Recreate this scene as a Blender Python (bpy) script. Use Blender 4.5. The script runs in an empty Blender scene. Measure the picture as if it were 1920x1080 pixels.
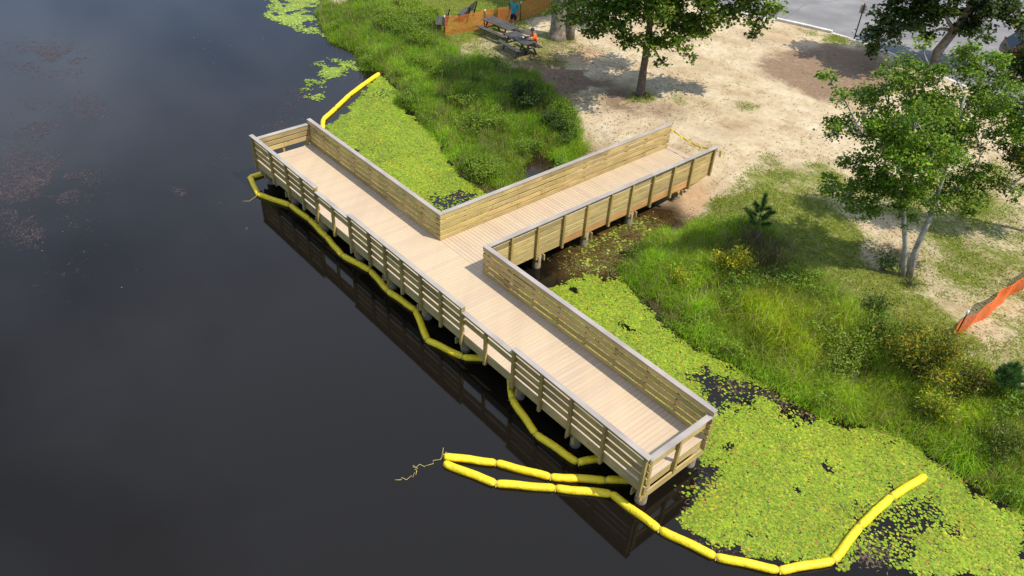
import bpy, bmesh, math, random
import numpy as np
from mathutils import Vector, Matrix
R_ = math.radians
rng = np.random.default_rng(7)
random.seed(7)
S = bpy.context.scene
COL = S.collection

# ---------------------------------------------------------------- camera, sky, sun, exposure
cam_d = bpy.data.cameras.new('camera'); cam = bpy.data.objects.new('camera', cam_d); COL.objects.link(cam)
cam.location = (27.1166, -10.869, 15.2041); cam.rotation_euler = (0.9217, -0.0474, 0.8625)
cam_d.sensor_width = 36.0; cam_d.lens = 36.0 * 1489.62 / 1920.0
cam_d.clip_start = 0.2; cam_d.clip_end = 1500
S.camera = cam

SUN_EL, SUN_AZ = R_(58.0), R_(25.5)          # azimuth from +X towards +Y
W = bpy.data.worlds.new('World'); S.world = W; W.use_nodes = True
nt = W.node_tree; nt.nodes.clear()
def wn(t, **k):
    n = nt.nodes.new(t)
    for a, b in k.items(): setattr(n, a, b)
    return n
wo = wn('ShaderNodeOutputWorld'); bg = wn('ShaderNodeBackground'); sky = wn('ShaderNodeTexSky', sky_type='NISHITA')
sky.sun_disc = False; sky.sun_elevation = SUN_EL; sky.sun_rotation = math.pi / 2 - SUN_AZ
sky.altitude = 50; sky.air_density = 1.0; sky.dust_density = 0.3; sky.ozone_density = 1.0
# thin broken cloud over the Nishita sky (direction based, the same all round)
tc = wn('ShaderNodeTexCoord'); mp = wn('ShaderNodeMapping'); mp.inputs['Scale'].default_value = (1, 1, 1.6)
mp.inputs['Location'].default_value = (7.7, 2.2, 0.3)
nz = wn('ShaderNodeTexNoise'); nz.inputs['Scale'].default_value = 1.7; nz.inputs['Detail'].default_value = 6; nz.inputs['Roughness'].default_value = 0.5
rp = wn('ShaderNodeValToRGB'); rp.color_ramp.elements[0].position = 0.40; rp.color_ramp.elements[1].position = 0.64
mx = wn('ShaderNodeMix', data_type='RGBA')
nt.links.new(tc.outputs['Generated'], mp.inputs['Vector']); nt.links.new(mp.outputs[0], nz.inputs['Vector'])
sp = wn('ShaderNodeSeparateXYZ'); ma = wn('ShaderNodeMath', operation='MULTIPLY_ADD'); ad = wn('ShaderNodeMath', operation='ADD')
ma.inputs[1].default_value = 0.25; ma.inputs[2].default_value = -0.13      # the cloud thins out towards the horizon
nt.links.new(tc.outputs['Generated'], sp.inputs[0]); nt.links.new(sp.outputs['Z'], ma.inputs[0]); nt.links.new(ma.outputs[0], ad.inputs[0])
nt.links.new(nz.outputs['Fac'], ad.inputs[1]); nt.links.new(ad.outputs[0], rp.inputs['Fac']); nt.links.new(rp.outputs['Color'], mx.inputs['Factor'])
hs = wn('ShaderNodeHueSaturation'); hs.inputs['Saturation'].default_value = 1.35; nt.links.new(sky.outputs[0], hs.inputs['Color']); nt.links.new(hs.outputs[0], mx.inputs['A']); mx.inputs['B'].default_value = (6.9, 8.0, 10.3, 1)
nt.links.new(mx.outputs['Result'], bg.inputs['Color']); bg.inputs['Strength'].default_value = 0.115
nt.links.new(bg.outputs[0], wo.inputs['Surface'])

sl = bpy.data.lights.new('sun', 'SUN'); sl.energy = 4.5; sl.angle = R_(0.55); sl.color = (1.0, 0.93, 0.81)
so = bpy.data.objects.new('sun', sl); COL.objects.link(so)
sd = Vector((math.cos(SUN_EL) * math.cos(SUN_AZ), math.cos(SUN_EL) * math.sin(SUN_AZ), math.sin(SUN_EL)))
so.rotation_euler = (-sd).to_track_quat('-Z', 'Y').to_euler(); so.location = (0, 0, 40)
vs = S.view_settings; vs.view_transform = 'Standard'; vs.look = 'None'; vs.exposure = 0.25; vs.gamma = 1.0; vs.use_curve_mapping = False
S.render.engine = 'CYCLES'
S.cycles.max_bounces = 8; S.cycles.transparent_max_bounces = 12

# ---------------------------------------------------------------- plan measurements (world metres)
D = {
 'SHORE': [(-18.08,13.17),(-15.64,11.5),(-11.33,10.14),(-9.6,10.33),(-7.31,9.36),(-6.31,9.97),(-3.99,9.47),(-2.79,8.48),(-1.06,8.43),(1.99,7.69),(4.09,6.81),(6.08,6.62),(6.73,7.32),(6.21,8.55),(5.22,9.33),(4.88,10.24),(5.45,10.8),(6.24,10.6),(7.17,9.36),(9.14,8.24),(9.83,10.19),(11.42,11.69),(12.17,11.22),(12.31,10.04),(12.55,8.59),(12.99,7.27),(13.96,6.76),(15.71,6.25),(17.19,6.05),(18.62,6.32),(19.47,6.48),(20.83,6.63),(21.76,6.8),(22.54,7.47),(23.33,7.78),(24.18,7.62),(24.81,7.54),(25.66,7.51),(26.52,7.71)],
 'TALL_R': [(13.75,6.19),(12.99,8.07),(13.01,9.83),(13.22,11.65),(14.63,12.03),(16.5,11.96),(18.31,10.78),(19.9,10.38),(21.08,10.86),(22.6,11.22),(24.76,11.25)],
 'TALL_L': [(-16.7,12.48),(-14.62,14.88),(-9.95,16.0),(-6.78,14.29),(-4.78,13.41),(-2.69,14.19),(-0.34,14.99),(2.66,13.8),(4.8,12.94),(6.43,12.13),(7.05,10.14)],
 'LAWN_T': [(-21.51,15.23),(-13.11,29.36),(-6.55,23.11),(-5.85,19.11),(-6.49,16.55),(-4.2,12.97),(-8.08,14.09)],
 'LAWN_TAB': [(-5.38,13.86),(-6.49,16.55),(-3.6,19.48),(-0.54,20.52),(0.06,16.8),(-2.01,14.33)],
 'LAWN_R': [(12.74,11.31),(12.02,13.69),(11.89,16.92),(13.24,20.05),(15.21,19.23),(17.1,21.86),(18.18,26.59),(22.94,24.93),(27.67,9.89),(24.76,11.25),(22.6,11.22),(21.08,10.86),(19.9,10.38),(18.31,10.78),(16.5,11.96),(14.63,12.03)],
 'SOIL': [(4.93,25.36),(4.68,29.16),(5.76,32.3),(7.86,33.26),(10.34,32.14),(11.98,28.47),(10.9,25.79),(10.05,24.33),(8.15,24.01)],
 'SOIL2': [(-2.1,18.86),(-1.58,20.36),(0.0,19.96),(0.16,18.22),(-0.72,17.54)],
 'MUD': [(10.88,12.12),(11.42,13.95),(12.47,13.27),(12.61,11.78),(12.32,10.74)],
 'CURB': [(-3.31,31.1),(1.64,32.82),(3.03,33.26),(4.86,33.77),(6.82,33.93),(8.95,33.61),(11.73,32.91),(14.87,32.13),(18.78,31.03)],
 'PAD_FARL': [(-2.52,4.61),(-3.7,6.64),(-5.1,8.41),(-6.06,9.72),(-3.93,9.34),(-2.79,8.48),(-1.06,8.43),(1.99,7.69),(4.09,6.81),(6.08,6.62),(6.74,6.63),(6.3,4.49),(2.3,4.48)],
 'PAD_R': [(11.6,4.63),(12.48,6.07),(13.32,6.92),(14.07,6.65),(15.71,6.25),(17.19,6.05),(18.62,6.32),(19.47,6.48),(20.83,6.63),(21.76,6.8),(22.54,7.47),(23.33,7.78),(24.18,7.62),(24.81,7.54),(25.66,7.51),(26.52,7.71),(27.38,5.56),(24.21,2.52),(23.43,1.5),(22.24,0.63),(21.28,0.5),(20.95,1.63),(20.64,2.9),(19.63,3.75),(18.26,4.74)],
 'PAD_T1': [(-18.59,9.52),(-21.15,12.26),(-19.76,14.52),(-16.37,12.13),(-14.7,11.25),(-12.4,10.77),(-11.7,9.86),(-13.49,9.87),(-15.2,9.64),(-16.4,8.92)],
 'PAD_T2': [(-7.69,6.34),(-9.7,8.39),(-9.58,9.92),(-8.39,9.68),(-6.66,8.46),(-5.91,6.66),(-5.05,5.73),(-5.59,5.47)],
 'HOLE1': [(4.98,4.56),(5.51,6.13),(6.2,6.52),(6.6,4.77),(6.08,4.4)],
 'HOLE2': [(17.29,5.3),(18.04,5.77),(19.08,6.23),(19.99,6.53),(21.0,6.78),(21.63,6.41),(20.98,5.87),(19.99,5.48),(19.64,4.82),(19.58,4.17),(18.78,4.34)],
 'LAWN_D': [(11.84,13.09),(13.23,15.37),(15.34,15.85),(16.81,15.3),(18.87,13.54),(20.25,13.12),(21.98,12.89),(23.52,12.42),(24.48,12.14),(24.76,11.25),(22.6,11.22),(21.08,10.86),(19.9,10.38),(18.31,10.78),(16.5,11.96),(14.63,12.03),(12.74,11.31)],
 'HOLE3': [(24.06,4.23),(24.5,6.09),(25.18,6.15),(25.4,5.41),(24.81,4.93),(24.86,3.32),(24.3,3.08)],
 'WEED_MUD': [(9.96,7.46),(10.11,9.9),(11.42,11.69),(12.49,10.28),(12.6,8.39),(12.93,6.66),(12.15,5.36)],
 'WEEDS_P': [(21.24,2.8),(21.16,2.02),(21.67,2.0)],
 'BOOM_A': [(-6.19,9.77),(-5.52,8.47),(-4.79,7.17),(-3.9,5.92),(-3.15,4.81),(-2.06,4.13)],
 'BOOM_B': [(-0.19,0.67),(-0.24,-0.15),(1.15,-0.48),(2.56,0.12),(3.88,0.21),(5.26,0.11),(6.57,-0.03),(7.92,0.26),(9.22,0.1),(10.61,0.23),(11.99,-0.32),(13.26,0.07),(13.89,0.73)],
 'BOOM_C': [(14.8,0.6),(15.49,0.09),(16.88,-0.25),(18.3,-0.07),(18.7,0.86)],
 'BOOM_D': [(15.98,-2.66),(16.99,-1.74),(18.2,-0.94),(19.16,0.1),(19.81,0.98)],
 'BOOM_E': [(16.16,-2.8),(17.5,-2.16),(18.54,-1.09),(19.54,-0.1),(21.01,0.05),(22.34,0.51),(23.5,1.37),(24.18,2.6),(24.05,4.0),(24.09,5.47),(24.32,6.84)],
 'ROPE_E': [(24.32,6.84),(24.67,8.46)],
 'ROPE_D': [(15.93,-2.63),(15.95,-3.19),(15.71,-3.43),(15.95,-3.47),(15.99,-3.71),(15.81,-4.07)],
 'BROWNWEED': [(-17.39,-3.2),(-17.19,-2.25),(-5.79,-6.8),(-4.05,-6.52),(-4.43,-5.64),(-4.83,-7.25),(-3.62,-7.93),(-10.06,-5.45),(-3.04,0.18),(-1.42,-7.97),(-0.43,-7.21),(2.64,-7.79),(-0.9,-2.85),(-7.25,8.2),(-5.61,4.92),(-4.13,3.06),(-10.44,-3.12),(-12.3,-5.83),(-7.7,10.06)],
 'PTS': {'darkbush': (2.25,12.18,-0.07),'yellowbush': (16.1,8.83,-0.07),'pine1': (15.32,11.79,-0.07),'pine2': (24.66,10.26,-0.07),'willow': (23.13,8.81,-0.07),'willow2': (22.26,9.27,-0.07),'shrub3': (20.53,10.56,-0.07),'dry': (16.23,11.07,-0.07),'shadowT1a': (1.05,15.86,-0.07),'shadowT1b': (-0.85,15.45,-0.07),'sh2a': (15.9,12.86,-0.07),'sh2b': (18.07,13.53,-0.07),'shrub_b': (17.6,12.91,-0.07),'leafy': (23.76,8.46,-0.07)},
 'NET_L': [(-7.03,14.5),(-6.97,15.8),(-6.79,17.17),(-6.72,19.06),(-6.9,22.56),(-6.95,26.24)],
 'NET_R': [(22.42,11.78),(22.62,16.61),(22.79,20.42)],
 'T1': [(2.09,14.92,3.52,0.9),(2.34,15.98,2.79,0.7),(3.59,15.9,3.77,1.0),(4.26,16.22,2.95,0.7),(4.72,17.22,2.53,0.6),(5.07,17.93,1.74,0.3),(4.51,18.2,2.51,0.7),(5.71,18.22,2.75,0.7),(5.94,18.79,2.01,0.3),(5.15,18.49,3.5,1.1),(5.57,19.59,3.18,0.9),(6.14,19.64,3.82,0.9),(6.69,20.75,4.13,0.9),(7.5,21.23,3.68,0.6),(7.68,21.13,3.07,0.4),(7.73,21.51,4.17,0.6),(4.83,16.58,4.0,1.1),(2.56,16.23,4.13,1.1),(3.64,16.73,4.57,1.3),(4.25,18.2,4.49,1.3),(5.63,19.05,4.72,1.2),(6.46,20.01,5.46,1.2),(7.28,20.98,5.07,0.8),(2.34,15.21,5.61,1.3),(4.0,15.61,6.59,1.5),(3.87,18.53,6.41,1.5),(5.98,18.69,6.85,1.4),(6.46,20.79,6.47,1.1),(2.92,15.89,7.79,1.3),(4.01,17.16,8.48,1.5),(5.21,18.55,8.17,1.3),(3.49,16.55,9.44,1.1),(4.45,17.67,9.7,1.1),(5.47,15.02,6.38,1.3),(6.59,16.32,6.47,1.3),(2.54,19.28,5.08,1.3),(3.82,20.78,5.18,1.3),(1.93,17.8,6.75,1.2),(6.8,17.34,7.8,1.2)],
 'T2': [(18.36,12.16,2.52,0.5),(18.04,11.33,3.24,0.45),(18.52,12.36,3.31,0.6),(17.7,11.86,3.85,0.55),(17.24,10.86,5.12,0.5),(16.77,10.32,6.67,0.32),(17.18,10.79,6.21,0.42),(17.82,11.07,5.38,0.6),(18.55,11.63,4.83,0.7),(17.72,11.89,5.8,0.7),(19.1,12.42,3.56,0.6),(19.58,13.6,3.0,0.6),(19.99,14.38,3.22,0.6),(20.16,14.89,3.7,0.55),(19.28,12.33,4.58,0.8),(19.61,13.62,4.68,0.8),(19.98,14.83,4.84,0.6),(18.59,11.98,5.61,0.8),(19.0,12.92,5.85,0.8),(19.46,13.92,5.93,0.8),(17.93,11.67,6.75,0.5),(18.16,12.24,6.86,0.6),(18.64,12.5,7.12,0.5),(18.97,13.35,7.04,0.6),(19.52,14.14,6.72,0.6),(18.33,12.14,7.79,0.28),(19.12,13.06,7.77,0.4),(20.01,14.86,5.72,0.6),(19.52,14.29,7.33,0.4),(19.35,13.32,2.09,0.28),(20.44,15.05,2.4,0.28),(18.03,13.94,4.3,0.8),(18.68,14.85,4.67,0.8),(18.11,13.72,5.82,0.7),(19.42,11.11,5.02,0.7),(19.87,11.63,5.22,0.7),(19.32,11.13,6.12,0.7),(17.72,12.96,4.63,0.6)],
 'T3': [(9.24,30.21,1.7,0.9),(9.23,30.19,0.92,0.5),(9.61,31.41,2.14,1.0),(9.81,32.42,2.56,1.1),(10.4,33.1,3.15,1.2),(11.13,34.72,2.24,1.0),(11.89,34.85,2.99,1.2),(12.36,36.16,3.16,1.1),(13.3,36.49,2.54,1.0),(12.19,34.42,2.05,0.8),(10.22,32.89,1.61,0.6),(9.33,31.85,3.07,1),(8.74,31.16,2.48,0.8),(9.38,31.91,4.41,1.5),(10.54,33.26,4.75,1.6),(11.75,34.68,4.84,1.5),(9.54,32.1,5.95,1.5),(10.84,33.61,6.29,1.5),(9.8,35.48,3.98,1.4),(11.4,31.2,5.02,1.4)],
 'T5': [(20.12,18.14,3.34,0.6),(20.14,18.16,4.52,0.8),(20.89,19.03,3.2,0.8),(19.77,17.73,5.97,0.8),(19.49,17.86,4.83,0.5),(20.6,18.7,5.12,0.9),(21.18,19.37,3.62,0.8),(21.58,19.84,4.24,0.9),(20.39,18.45,6.54,0.9),(21.16,19.35,5.89,0.9),(19.65,17.59,7.51,0.8),(20.4,18.46,7.56,0.8),(19.21,17.53,6.53,0.5),(21.55,19.8,2.42,0.6)],
 'TB': {'T1': (4.39,17.6,-0.07),'T2': (19.79,13.83,-0.07),'T3': (11.04,33.85,-0.07),'T4': (-3.39,19.49,-0.07),'T5': (22.58,21.0,-0.07)},
 'T2S': [(19.75,13.79,-0.07),(19.54,13.54,1.17),(19.21,13.17,2.38),(18.85,12.74,4.26),(19.91,13.98,-0.06),(19.79,13.84,0.98),(19.8,13.85,2.19),(19.72,13.76,3.77)],
 'TEAL': (-5.75,18.31,-0.07),
 'CAM': [1489.6202,27.1166,-10.869,15.2041,0.9217,-0.0474,0.8625],
}
WZ = -0.87                                     # water level
GZ = -0.07                                     # dry ground level
XA, XB, PW, PL, WL = 8.90, 11.17, 2.62, 20.32, 14.36   # walkway inner faces, pier width, length, walkway end
CW = 0.166                                     # rail cap width
HH, HL = 1.07, 0.91                            # tall and low rail heights
DZ = 0.03                                      # deck top

# ---------------------------------------------------------------- helpers
def tag(o, label=None, cat=None, group=None, kind=None):
    if label: o['label'] = label
    if cat: o['category'] = cat
    if group: o['group'] = group
    if kind: o['kind'] = kind
    return o
def empty(name, loc=(0, 0, 0), rz=0.0):
    o = bpy.data.objects.new(name, None); COL.objects.link(o); o.location = loc; o.rotation_euler = (0, 0, rz)
    o.empty_display_size = 0.2
    return o
def link(name, me, mat=None, parent=None, loc=None, rot=None):
    o = bpy.data.objects.new(name, me); COL.objects.link(o)
    if mat is not None and not me.materials: me.materials.append(mat)
    if parent is not None: o.parent = parent
    if loc is not None: o.location = loc
    if rot is not None: o.rotation_euler = rot
    return o
def mesh_np(name, V, F, col=None, mat=None, smooth=False):
    """V (n,3) points, F (m,k) faces, col (n,3) colour per point."""
    V = np.asarray(V, np.float32); F = np.asarray(F, np.int32); k = F.shape[1]
    me = bpy.data.meshes.new(name); me.vertices.add(len(V)); me.vertices.foreach_set('co', V.ravel())
    me.loops.add(F.size); me.loops.foreach_set('vertex_index', F.ravel())
    me.polygons.add(len(F)); me.polygons.foreach_set('loop_start', np.arange(0, F.size, k, dtype=np.int32))
    me.polygons.foreach_set('loop_total', np.full(len(F), k, np.int32))
    if smooth: me.polygons.foreach_set('use_smooth', np.ones(len(F), bool))
    if col is not None:
        a = me.attributes.new('tint', 'FLOAT_COLOR', 'POINT')
        a.data.foreach_set('color', np.concatenate([col, np.ones((len(V), 1))], 1).astype(np.float32).ravel())
    me.update(calc_edges=True)
    if mat: me.materials.append(mat)
    return me
def attr(me, name, val):
    a = me.attributes.new(name, 'FLOAT', 'POINT'); a.data.foreach_set('value', np.asarray(val, np.float32))
def bm_mesh(name, bm, mat=None, smooth=False):
    me = bpy.data.meshes.new(name); bm.normal_update(); bm.to_mesh(me); bm.free()
    if smooth:
        for q in me.polygons: q.use_smooth = True
    if mat: me.materials.append(mat)
    return me
def bm_box(bm, size, loc=(0, 0, 0), rot=None, bev=0.0):
    M = Matrix.Translation(loc) @ (rot.to_4x4() if rot is not None else Matrix()) @ Matrix.Diagonal((size[0], size[1], size[2], 1))
    r = bmesh.ops.create_cube(bm, size=1.0, matrix=M)
    if bev:
        es = list({e for v in r['verts'] for e in v.link_edges})
        bmesh.ops.bevel(bm, geom=es, offset=bev, segments=1, affect='EDGES', clamp_overlap=True)
_boxes = {}
def box_mesh(l, w, t, mat, bev=0.005):
    key = (round(l, 2), round(w, 3), round(t, 3), mat.name, bev)
    if key not in _boxes:
        bm = bmesh.new(); bm_box(bm, key[:3], bev=bev); _boxes[key] = bm_mesh('board', bm, mat)
    return _boxes[key]
def bm_tube(bm, pts, rad, n=8, cap=True):
    """tube through pts with a radius per point"""
    pts = [Vector(q) for q in pts]; rad = list(rad) if hasattr(rad, '__len__') else [rad] * len(pts)
    rings = []; up = None
    for i, q in enumerate(pts):
        d = (pts[min(i + 1, len(pts) - 1)] - pts[max(i - 1, 0)])
        d = d.normalized() if d.length > 1e-6 else Vector((0, 0, 1))
        if up is None: up = d.orthogonal().normalized()
        a = (up - d * up.dot(d)); a = a.normalized() if a.length > 1e-5 else d.orthogonal().normalized()
        up = a; b = d.cross(a)
        rings.append([bm.verts.new(q + (a * math.cos(2 * math.pi * k / n) + b * math.sin(2 * math.pi * k / n)) * rad[i]) for k in range(n)])
    for r0, r1 in zip(rings, rings[1:]):
        for k in range(n): bm.faces.new((r0[k], r0[(k + 1) % n], r1[(k + 1) % n], r1[k]))
    if cap:
        bm.faces.new(rings[0][::-1]); bm.faces.new(rings[-1])
def in_poly(P, poly):
    x, y = P[:, 0], P[:, 1]; r = np.zeros(len(P), bool); q = np.array(poly, float); j = len(q) - 1
    for i in range(len(q)):
        c = ((q[i, 1] > y) != (q[j, 1] > y)) & (x < (q[j, 0] - q[i, 0]) * (y - q[i, 1]) / (q[j, 1] - q[i, 1] + 1e-12) + q[i, 0])
        r ^= c; j = i
    return r
def d_line(P, line, closed=False):
    q = np.array(line, float)
    if closed: q = np.vstack([q, q[:1]])
    best = np.full(len(P), 1e9)
    for a, b in zip(q[:-1], q[1:]):
        ab = b - a; t = np.clip(((P - a) @ ab) / (ab @ ab + 1e-12), 0, 1)
        best = np.minimum(best, np.hypot(*(P - a - t[:, None] * ab).T))
    return best
def s_poly(P, poly):
    """signed distance, positive inside"""
    return np.where(in_poly(P, poly), 1, -1) * d_line(P, poly, True)
def sstep(a, b, x):
    t = np.clip((x - a) / (b - a), 0, 1); return t * t * (3 - 2 * t)
def _h(ix, iy, s):
    n = (ix.astype(np.int64) * 374761393 + iy.astype(np.int64) * 668265263 + s * 974634777) & 0x7fffffff
    n = ((n ^ (n >> 13)) * 1274126177) & 0x7fffffff
    return ((n ^ (n >> 16)) & 0xffff) / 65535.0
def vnoise(P, sc, seed=0, oct=3):
    """0..1 value noise in plan"""
    out = 0; amp = 1; tot = 0
    for o in range(oct):
        q = P * sc * 2 ** o + 100.37 * (o + 1); i = np.floor(q).astype(int); f = q - i; f = f * f * (3 - 2 * f)
        a = _h(i[:, 0], i[:, 1], seed + o); b = _h(i[:, 0] + 1, i[:, 1], seed + o); c = _h(i[:, 0], i[:, 1] + 1, seed + o); d = _h(i[:, 0] + 1, i[:, 1] + 1, seed + o)
        out = out + amp * ((a * (1 - f[:, 0]) + b * f[:, 0]) * (1 - f[:, 1]) + (c * (1 - f[:, 0]) + d * f[:, 0]) * f[:, 1]); tot += amp; amp *= .5
    return out / tot

# ---------------------------------------------------------------- terrain functions
SHORE = D['SHORE']
SHORE_X = [(-120, 95), (-60, 48), (-30, 22)] + SHORE + [(29, 8.6), (34, 10), (60, 12), (140, 16)]
LAND = SHORE_X + [(140, 400), (-400, 400), (-400, 300)]
def shore_d(P): return s_poly(P, LAND)
def ground_z(P, sd=None):
    if sd is None: sd = shore_d(P)
    z = WZ + (GZ - WZ) * sstep(0.0, 3.6, sd)
    z = np.where(sd < 0, WZ + np.maximum(sd * 0.22, -0.9), z)
    dl = np.hypot(P[:, 0] - 10.05, np.maximum(15.0 - P[:, 1], 0) * 1.0 + np.maximum(P[:, 1] - 17, 0))
    z = np.maximum(z, 0.0 - 0.38 * np.maximum(dl - 1.0, 0) - 0.3 * (P[:, 1] < 12))
    n = (vnoise(P, .5, 3) - .5) * .10 + (vnoise(P, 1.9, 5, 2) - .5) * .045
    return z + n * sstep(-.2, 1.5, sd) * (1 - sstep(29.5, 31.5, P[:, 1] + .05 * P[:, 0]))
def gz(x, y): return float(ground_z(np.array([[x, y]]))[0])

# ---------------------------------------------------------------- materials
def mat(name):
    m = bpy.data.materials.new(name); m.use_nodes = True; n = m.node_tree; n.nodes.clear()
    o = n.nodes.new('ShaderNodeOutputMaterial'); b = n.nodes.new('ShaderNodeBsdfPrincipled'); n.links.new(b.outputs[0], o.inputs[0])
    return m, n, b, o
def N(n, t, ins=None, **k):
    q = n.nodes.new(t)
    for a, v in k.items(): setattr(q, a, v)
    for a, v in (ins or {}).items():
        if hasattr(v, 'is_linked') or v.__class__.__name__.startswith('NodeSocket'): n.links.new(v, q.inputs[a])
        else: q.inputs[a].default_value = v
    return q
def ramp(n, fac, stops):
    r = n.nodes.new('ShaderNodeValToRGB'); e = r.color_ramp.elements
    while len(e) < len(stops): e.new(0.5)
    for q, (p, c) in zip(e, stops): q.position = p; q.color = (*c, 1)
    n.links.new(fac, r.inputs['Fac']); return r.outputs['Color']
def mixc(n, f, a, b, blend='MIX'):
    m = n.nodes.new('ShaderNodeMix'); m.data_type = 'RGBA'; m.blend_type = blend
    for s, v in (('Factor', f), ('A', a), ('B', b)):
        sock = [i for i in m.inputs if i.name == s and i.enabled][0] if s != 'Factor' else m.inputs['Factor']
        if isinstance(v, (int, float)): sock.default_value = v
        elif isinstance(v, tuple): sock.default_value = (*v, 1)
        else: n.links.new(v, sock)
    return [q for q in m.outputs if q.enabled][0]
def math_(n, op, a, b=0.0, c=None, clamp=False):
    m = n.nodes.new('ShaderNodeMath'); m.operation = op; m.use_clamp = clamp
    for i, v in enumerate([a, b] + ([c] if c is not None else [])):
        if isinstance(v, (int, float)): m.inputs[i].default_value = v
        else: n.links.new(v, m.inputs[i])
    return m.outputs[0]
def plain(name, c, rough=.6, metal=0, var=.0, sc=8, bump=0.0):
    m, n, b, o = mat(name); b.inputs['Roughness'].default_value = rough; b.inputs['Metallic'].default_value = metal
    tcn = N(n, 'ShaderNodeTexCoord'); nz = N(n, 'ShaderNodeTexNoise', {'Vector': tcn.outputs['Object'], 'Scale': sc, 'Detail': 4.0})
    n.links.new(ramp(n, nz.outputs['Fac'], [(.3, tuple(x * (1 - var) for x in c)), (.7, tuple(min(1, x * (1 + var)) for x in c))]), b.inputs['Base Color'])
    if bump:
        bp = N(n, 'ShaderNodeBump', {'Height': nz.outputs['Fac'], 'Strength': bump, 'Distance': .02}); n.links.new(bp.outputs[0], b.inputs['Normal'])
    return m
def wood(name, c0, c1, knots=True, rough=.75, grain=1.0, hue=.12, blot=.55):
    """sawn board: grain along local X, tone changes per board"""
    m, n, b, o = mat(name); b.inputs['Roughness'].default_value = rough; b.inputs['Specular IOR Level'].default_value = .25
    oi = N(n, 'ShaderNodeObjectInfo'); tcn = N(n, 'ShaderNodeTexCoord')
    off = N(n, 'ShaderNodeVectorMath', {0: tcn.outputs['Object'], 1: oi.outputs['Location']}, operation='ADD')
    mp = N(n, 'ShaderNodeMapping', {'Vector': off.outputs[0], 'Scale': (1.1, 24 * grain, 24 * grain)})
    nz = N(n, 'ShaderNodeTexNoise', {'Vector': mp.outputs[0], 'Scale': 1.6, 'Detail': 6.0, 'Roughness': .6})
    col = ramp(n, nz.outputs['Fac'], [(.28, c0), (.72, c1)])
    big = N(n, 'ShaderNodeTexNoise', {'Vector': off.outputs[0], 'Scale': 1.3, 'Detail': 3.0})
    col = mixc(n, blot, col, ramp(n, big.outputs['Fac'], [(.3, (.62, .6, .56)), (.7, (1.18, 1.14, 1.06))]), 'MULTIPLY')
    tone = ramp(n, oi.outputs['Random'], [(0, (1 - hue * 2, 1 - hue * 2, 1 - hue * 2)), (.35, (1, .98, .93)), (.7, (1.0, 1.03, .95)), (1, (1 + hue, 1 + hue * .7, 1 + hue * .2))])
    col = mixc(n, 1.0, col, tone, 'MULTIPLY')
    if knots:
        mk = N(n, 'ShaderNodeMapping', {'Vector': off.outputs[0], 'Scale': (2.2, 7, 7)})
        vo = N(n, 'ShaderNodeTexVoronoi', {'Vector': mk.outputs[0], 'Scale': 1.0})
        k = ramp(n, vo.outputs['Distance'], [(.10, (1, 1, 1)), (.2, (0, 0, 0))])
        col = mixc(n, math_(n, 'MULTIPLY', k, .55), col, (.16, .09, .035))
    n.links.new(col, b.inputs['Base Color'])
    bp = N(n, 'ShaderNodeBump', {'Height': nz.outputs['Fac'], 'Strength': .35, 'Distance': .004}); n.links.new(bp.outputs[0], b.inputs['Normal'])
    return m
def leafmat(name, trans=.35, rough=.55, attr_name='tint'):
    m, n, b, o = mat(name); b.inputs['Roughness'].default_value = rough; b.inputs['Specular IOR Level'].default_value = .3
    at = N(n, 'ShaderNodeAttribute', attribute_name=attr_name); n.links.new(at.outputs['Color'], b.inputs['Base Color'])
    hs = N(n, 'ShaderNodeHueSaturation', {'Color': at.outputs['Color'], 'Value': 1.35, 'Saturation': 1.1, 'Hue': .485})
    tr = N(n, 'ShaderNodeBsdfTranslucent', {'Color': hs.outputs[0]})
    mx = N(n, 'ShaderNodeMixShader', {0: trans, 1: b.outputs[0], 2: tr.outputs[0]}); n.links.new(mx.outputs[0], o.inputs[0])
    return m

M = {}
M['lumber'] = wood('treated_lumber', (.36, .265, .10), (.58, .445, .215), hue=.16)
M['lumber_post'] = wood('post_lumber', (.30, .215, .065), (.47, .35, .125))
M['orange_joist'] = wood('orange_stained_joist', (.40, .20, .07), (.60, .36, .15))
M['deck'] = wood('composite_decking', (.47, .362, .258), (.52, .408, .298), knots=False, rough=.6, grain=.6, hue=.03, blot=.16)
M['cap'] = wood('grey_composite_cap', (.33, .298, .282), (.385, .35, .335), knots=False, rough=.6, grain=.5, hue=.03)
M['pile'] = plain('pile_timber', (.23, .19, .125), .85, var=.35, sc=6, bump=.5)
M['galv'] = plain('galvanised_steel', (.55, .55, .53), .4, .8, .15)
m, n, b, o = mat('yellow_pvc_fabric'); M['yellow'] = m
b.inputs['Roughness'].default_value = .5
P_ = N(n, 'ShaderNodeNewGeometry').outputs['Position']
y1 = N(n, 'ShaderNodeTexNoise', {'Vector': P_, 'Scale': 5.0, 'Detail': 5.0, 'Roughness': .6}).outputs['Fac']
y2 = N(n, 'ShaderNodeTexNoise', {'Vector': P_, 'Scale': 22.0, 'Detail': 3.0}).outputs['Fac']
c = ramp(n, y1, [(.3, (.74, .50, .010)), (.5, (.87, .62, .012)), (.75, (.90, .67, .02))])
c = mixc(n, ramp(n, y2, [(.26, (.55, .55, .55)), (.38, (0, 0, 0))]), c, (.30, .22, .05)); n.links.new(c, b.inputs['Base Color'])
bp = N(n, 'ShaderNodeBump', {'Height': math_(n, 'ADD', y1, math_(n, 'MULTIPLY', y2, .3)), 'Strength': .9, 'Distance': .05}); n.links.new(bp.outputs[0], b.inputs['Normal'])
M['rope'] = plain('frayed_rope', (.46, .38, .13), .9, var=.3)
M['bark_grey'] = plain('pale_bark', (.34, .31, .255), .9, var=.45, sc=5, bump=.8)
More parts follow.
